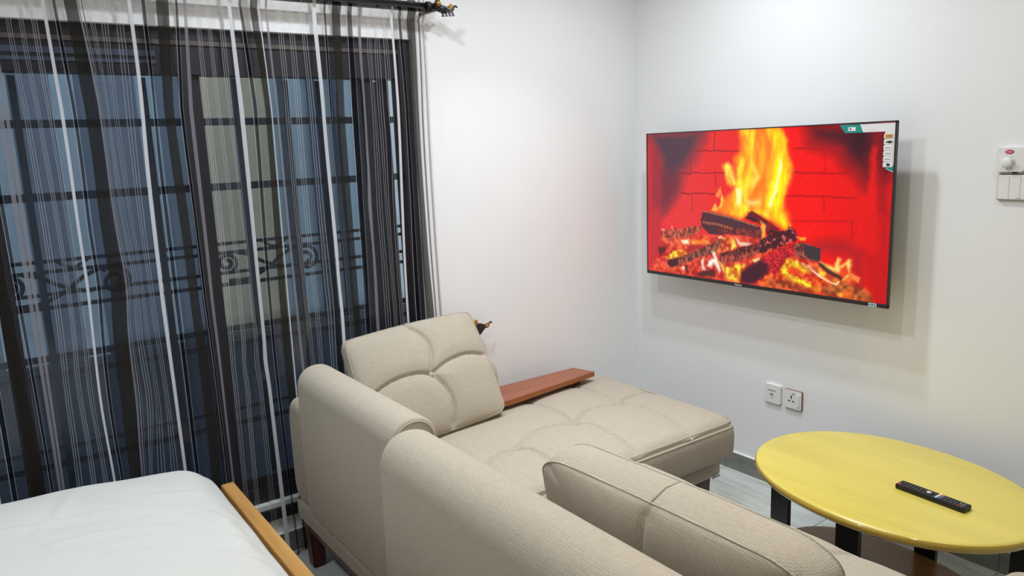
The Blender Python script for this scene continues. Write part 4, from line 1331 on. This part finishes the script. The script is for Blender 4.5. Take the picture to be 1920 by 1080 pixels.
pillow('tufted_cushion', 'wide tufted oatmeal cushion standing against the nearest sofa back',
       0.775, 0.41, 0.100, 0.066, 0.060, frame((1.806, -1.676, 0.626), (-1.0, -0.03, 0.0), (0, -math.sin(lean), math.cos(lean))), SEAM2, False, 0.26)

# ------------------------------------------------------------------ coffee table
TC = Vector((1.670, -0.489, 0))
TA, TB, TR = 0.471, 0.364, math.radians(-6.6)
tab = empty('coffee_table', (TC.x, TC.y, 0), label='oval coffee table with glossy yellow top, black legs and brown lower shelf', cat='coffee table')
def oval(a, b, n=96):
    out = []
    for i in range(n):
        t = 2*PI*i/n
        c, s = math.cos(t), math.sin(t)
        e = 0.96
        x = a*math.copysign(abs(c)**e, c)
        y = b*math.copysign(abs(s)**e, s)
        out.append((TC.x+x*math.cos(TR)-y*math.sin(TR), TC.y+x*math.sin(TR)+y*math.cos(TR)))
    return out
def disc(name, rings, mat, parent, mats=None, fm=None):
    """rings: (inset, z) from the top centre outwards and down"""
    v, f, mi = [], [], []
    n = 96
    for ins, z, a, b in rings:
        for x, y in oval(a-ins, b-ins, n):
            v.append((x, y, z))
    for r in range(len(rings)-1):
        for i in range(n):
            i2 = (i+1) % n
            f.append((r*n+i, (r+1)*n+i, (r+1)*n+i2, r*n+i2))
            mi.append(0 if fm is None else fm(r))
    f.append(tuple(range(n)))
    mi.append(0)
    f.append(tuple((len(rings)-1)*n+i for i in range(n))[::-1])
    mi.append(0 if fm is None else fm(99))
    return mesh(name, v, f, mat, parent, True, mi if mats else None, mats)
rings = [(0.06, 0.4500, TA, TB), (0.018, 0.4498, TA, TB)]
for i in range(1, 13):
    a = PI*i/12
    rings.append((0.017-0.017*math.sin(a), 0.433+0.0168*math.cos(a), TA, TB))
rings.append((0.06, 0.416, TA, TB))
disc('table_top', rings, None, tab, ['yellow', 'rim'], lambda r: 0 if r < 4 else 1)
disc('lower_shelf', [(q[0], q[1], 0.392, 0.245) for q in ((0.02, 0.085), (0.004, 0.0845), (0, 0.081), (0, 0.069), (0.004, 0.065), (0.02, 0.065))], 'shelf', tab)
for x, y, wx, wy in ((1.262, -0.492, 0.078, 0.022), (1.676, -0.728, 0.080, 0.022), (1.690, -0.228, 0.076, 0.022), (2.096, -0.492, 0.078, 0.022)):
    box('leg', (x-wx/2, y-wy/2, 0), (x+wx/2, y+wy/2, 0.417), 'leg', tab, 0.003)
for k, (x0, x1, y0, y1) in enumerate(((1.25, 2.09, -0.50, -0.48),)):
    box('stretcher', (x0, y0, 0.395), (x1, y1, 0.417), 'leg', tab)
box('stretcher', (1.675, -0.74, 0.395), (1.695, -0.22, 0.417), 'leg', tab)

# remote control on the table
ra = Vector((1.7265, -0.524, 0.4502))
rb = Vector((1.9480, -0.539, 0.4502))
rm = empty('remote_control', (ra+rb)/2, label='slim black television remote control lying on the yellow table', cat='remote control')
ax = (rb-ra).normalized()
ay = Vector((-ax.y, ax.x, 0))
RM = Matrix((ax, ay, Vector((0, 0, 1)))).transposed().to_4x4()
RM.translation = (ra+rb)/2
RL, RW, RH = (rb-ra).length, 0.046, 0.017
def rbox(name, x0, x1, y0, y1, z0, z1, mat, parent, bev=0.001):
    o = box(name, (x0, y0, z0), (x1, y1, z1), mat, None, bev)
    o.data.transform(RM)
    attach(o, parent)
    return o
body = rbox('body', -RL/2, RL/2, -RW/2, RW/2, 0, RH, 'black', rm, 0.0045)
zt = RH
rbox('power_button', -RL/2+.006, -RL/2+.015, -.017, -.008, zt-.001, zt+.0016, 'red', rm)
btn = None
for r in range(6):
    for c in range(3):
        x = -RL/2+.022+r*.0105
        y = -.013+c*.013
        if r == 0 and c == 0:
            continue
        b_ = rbox('button', x-.0032, x+.0032, y-.0042, y+.0042, zt-.001, zt+.0014, 'ink', rm, .0006)
        rbox('print', x-.0009, x+.0009, y-.0012, y+.0012, zt+.0011, zt+.0017, 'paper', b_, 0)
tube('direction_pad', [RM @ Vector((-.010+.0, 0, zt-.0005)), RM @ Vector((-.010, 0, zt+.0012))], .0160, 'ink', rm, 24)
tube('ok_button', [RM @ Vector((-.010, 0, zt)), RM @ Vector((-.010, 0, zt+.0022))], .0070, 'paper', rm, 20)
rbox('white_key', .016, .0225, -.018, .018, zt-.001, zt+.0016, 'paper', rm)
rbox('red_key', .0245, .0325, .001, .018, zt-.001, zt+.0016, 'amber', rm)
MATS['blue'] = plain('blue_key_plastic', (40, 110, 200), 0.4)
MATS['green'] = plain('green_key_plastic', (130, 180, 70), 0.4)
rbox('blue_key', .0245, .0325, -.018, -.001, zt-.001, zt+.0016, 'blue', rm)
for r in range(5):
    for c in range(3):
        x = .039+r*.0095
        y = -.013+c*.013
        b_ = rbox('button', x-.0030, x+.0030, y-.0042, y+.0042, zt-.001, zt+.0014, 'ink', rm, .0006)
        rbox('print', x-.0009, x+.0009, y-.0012, y+.0012, zt+.0011, zt+.0017, 'paper', b_, 0)
rbox('green_key', .0845, .0880, .002, .012, zt-.001, zt+.0014, 'green', rm)
rbox('red_key', .0845, .0880, -.017, -.006, zt-.001, zt+.0014, 'red', rm)
text_mesh('lettering', 'Hisense', 0.0085, 'grey_pl', RM @ Matrix.Translation((.096, 0, zt+.0003)) @ Matrix.Rotation(PI/2, 4, 'Z'), rm)

# ------------------------------------------------------------------ bed
bed = empty('bed_frame', (1.2, -3.2, 0), label='honey coloured wooden bed frame around the white mattress', cat='bed')
BX0, BX1, BYA, BYB = 0.195, 2.25, -4.20, -2.252
box('side_board', (BX0, BYB-0.046, 0.14), (BX1, BYB, 0.448), 'pine', bed, 0.005)
box('side_board', (BX0, BYA, 0.14), (BX1, BYA+0.046, 0.448), 'pine', bed, 0.005)
box('end_board', (BX0+0.01, BYA+0.046, 0.14), (BX0+0.05, BYB-0.046, 0.40), 'pine', bed, 0.005)
box('end_board', (BX1-0.05, BYA+0.046, 0.14), (BX1-0.01, BYB-0.046, 0.40), 'pine', bed, 0.005)
box('slat_base', (BX0+0.05, BYA+0.046, 0.30), (BX1-0.05, BYB-0.046, 0.335), 'pine', bed)
for x in (BX0+0.01, BX1-0.07):
    for y in (BYA+0.004, BYB-0.062):
        box('leg', (x, y, 0), (x+0.06, y+0.058, 0.16), 'pine', bed)
def mattress():
    x0, x1, y0, y1, z0, z1 = 0.165, 2.22, -4.15, -2.332, 0.335, 0.612
    dims = (x1-x0, y1-y0, z1-z0)
    v, f = grid_box((150, 130, 12), dims, 0.112)
    A = np.array([tuple(p) for p in v])
    A += np.array([(x0+x1)/2, (y0+y1)/2, (z0+z1)/2])
    top = np.clip((A[:, 2]-0.46)/0.12, 0, 1)
    X, Y = A[:, 0], A[:, 1]
    # corner rounds off, top sags to the edge; long soft creases in the sheet
    ex = np.clip((X-x0)/0.30, 0, 1)
    ey = np.clip((y1-Y)/0.62, 0, 1)
    A[:, 2] -= top*(0.012*(1-ex)**2+0.055*(1-ey)**1.6)
    cr = np.zeros(len(A))
    rnd = np.random.RandomState(3)
    creases = [([(0.74, -2.40), (0.60, -2.50), (0.52, -2.70), (0.50, -3.0)], 0.006), ([(0.80, -2.40), (0.68, -2.47), (0.60, -2.60)], 0.005),
               ([(0.90, -2.40), (0.76, -2.50), (0.68, -2.66), (0.66, -2.84)], 0.005), ([(1.02, -2.41), (0.88, -2.54), (0.80, -2.72)], 0.004),
               ([(0.30, -2.76), (0.42, -2.79), (0.55, -2.86)], 0.004), ([(0.50, -2.42), (0.46, -2.56)], 0.003), ([(1.16, -2.44), (1.02, -2.66), (0.98, -2.8)], 0.004)]
    for pl, h in creases:
        d = seg_dist(X, Y, [tuple(q[:2]) for q in smooth_line(pl, 6)])
        cr += 1.5*h*np.exp(-(d/0.014)**2)-0.7*h*np.exp(-((d-0.03)/0.02)**2)
    cr += 0.0025*np.sin(X*17+Y*9+2*np.sin(Y*6))+0.0015*np.sin(X*31-Y*23)
    A[:, 2] += top*cr
    mesh('mattress', [tuple(p) for p in A], f, 'sheet', None, True, label='thick mattress under a smooth white fitted sheet', cat='mattress')
mattress()
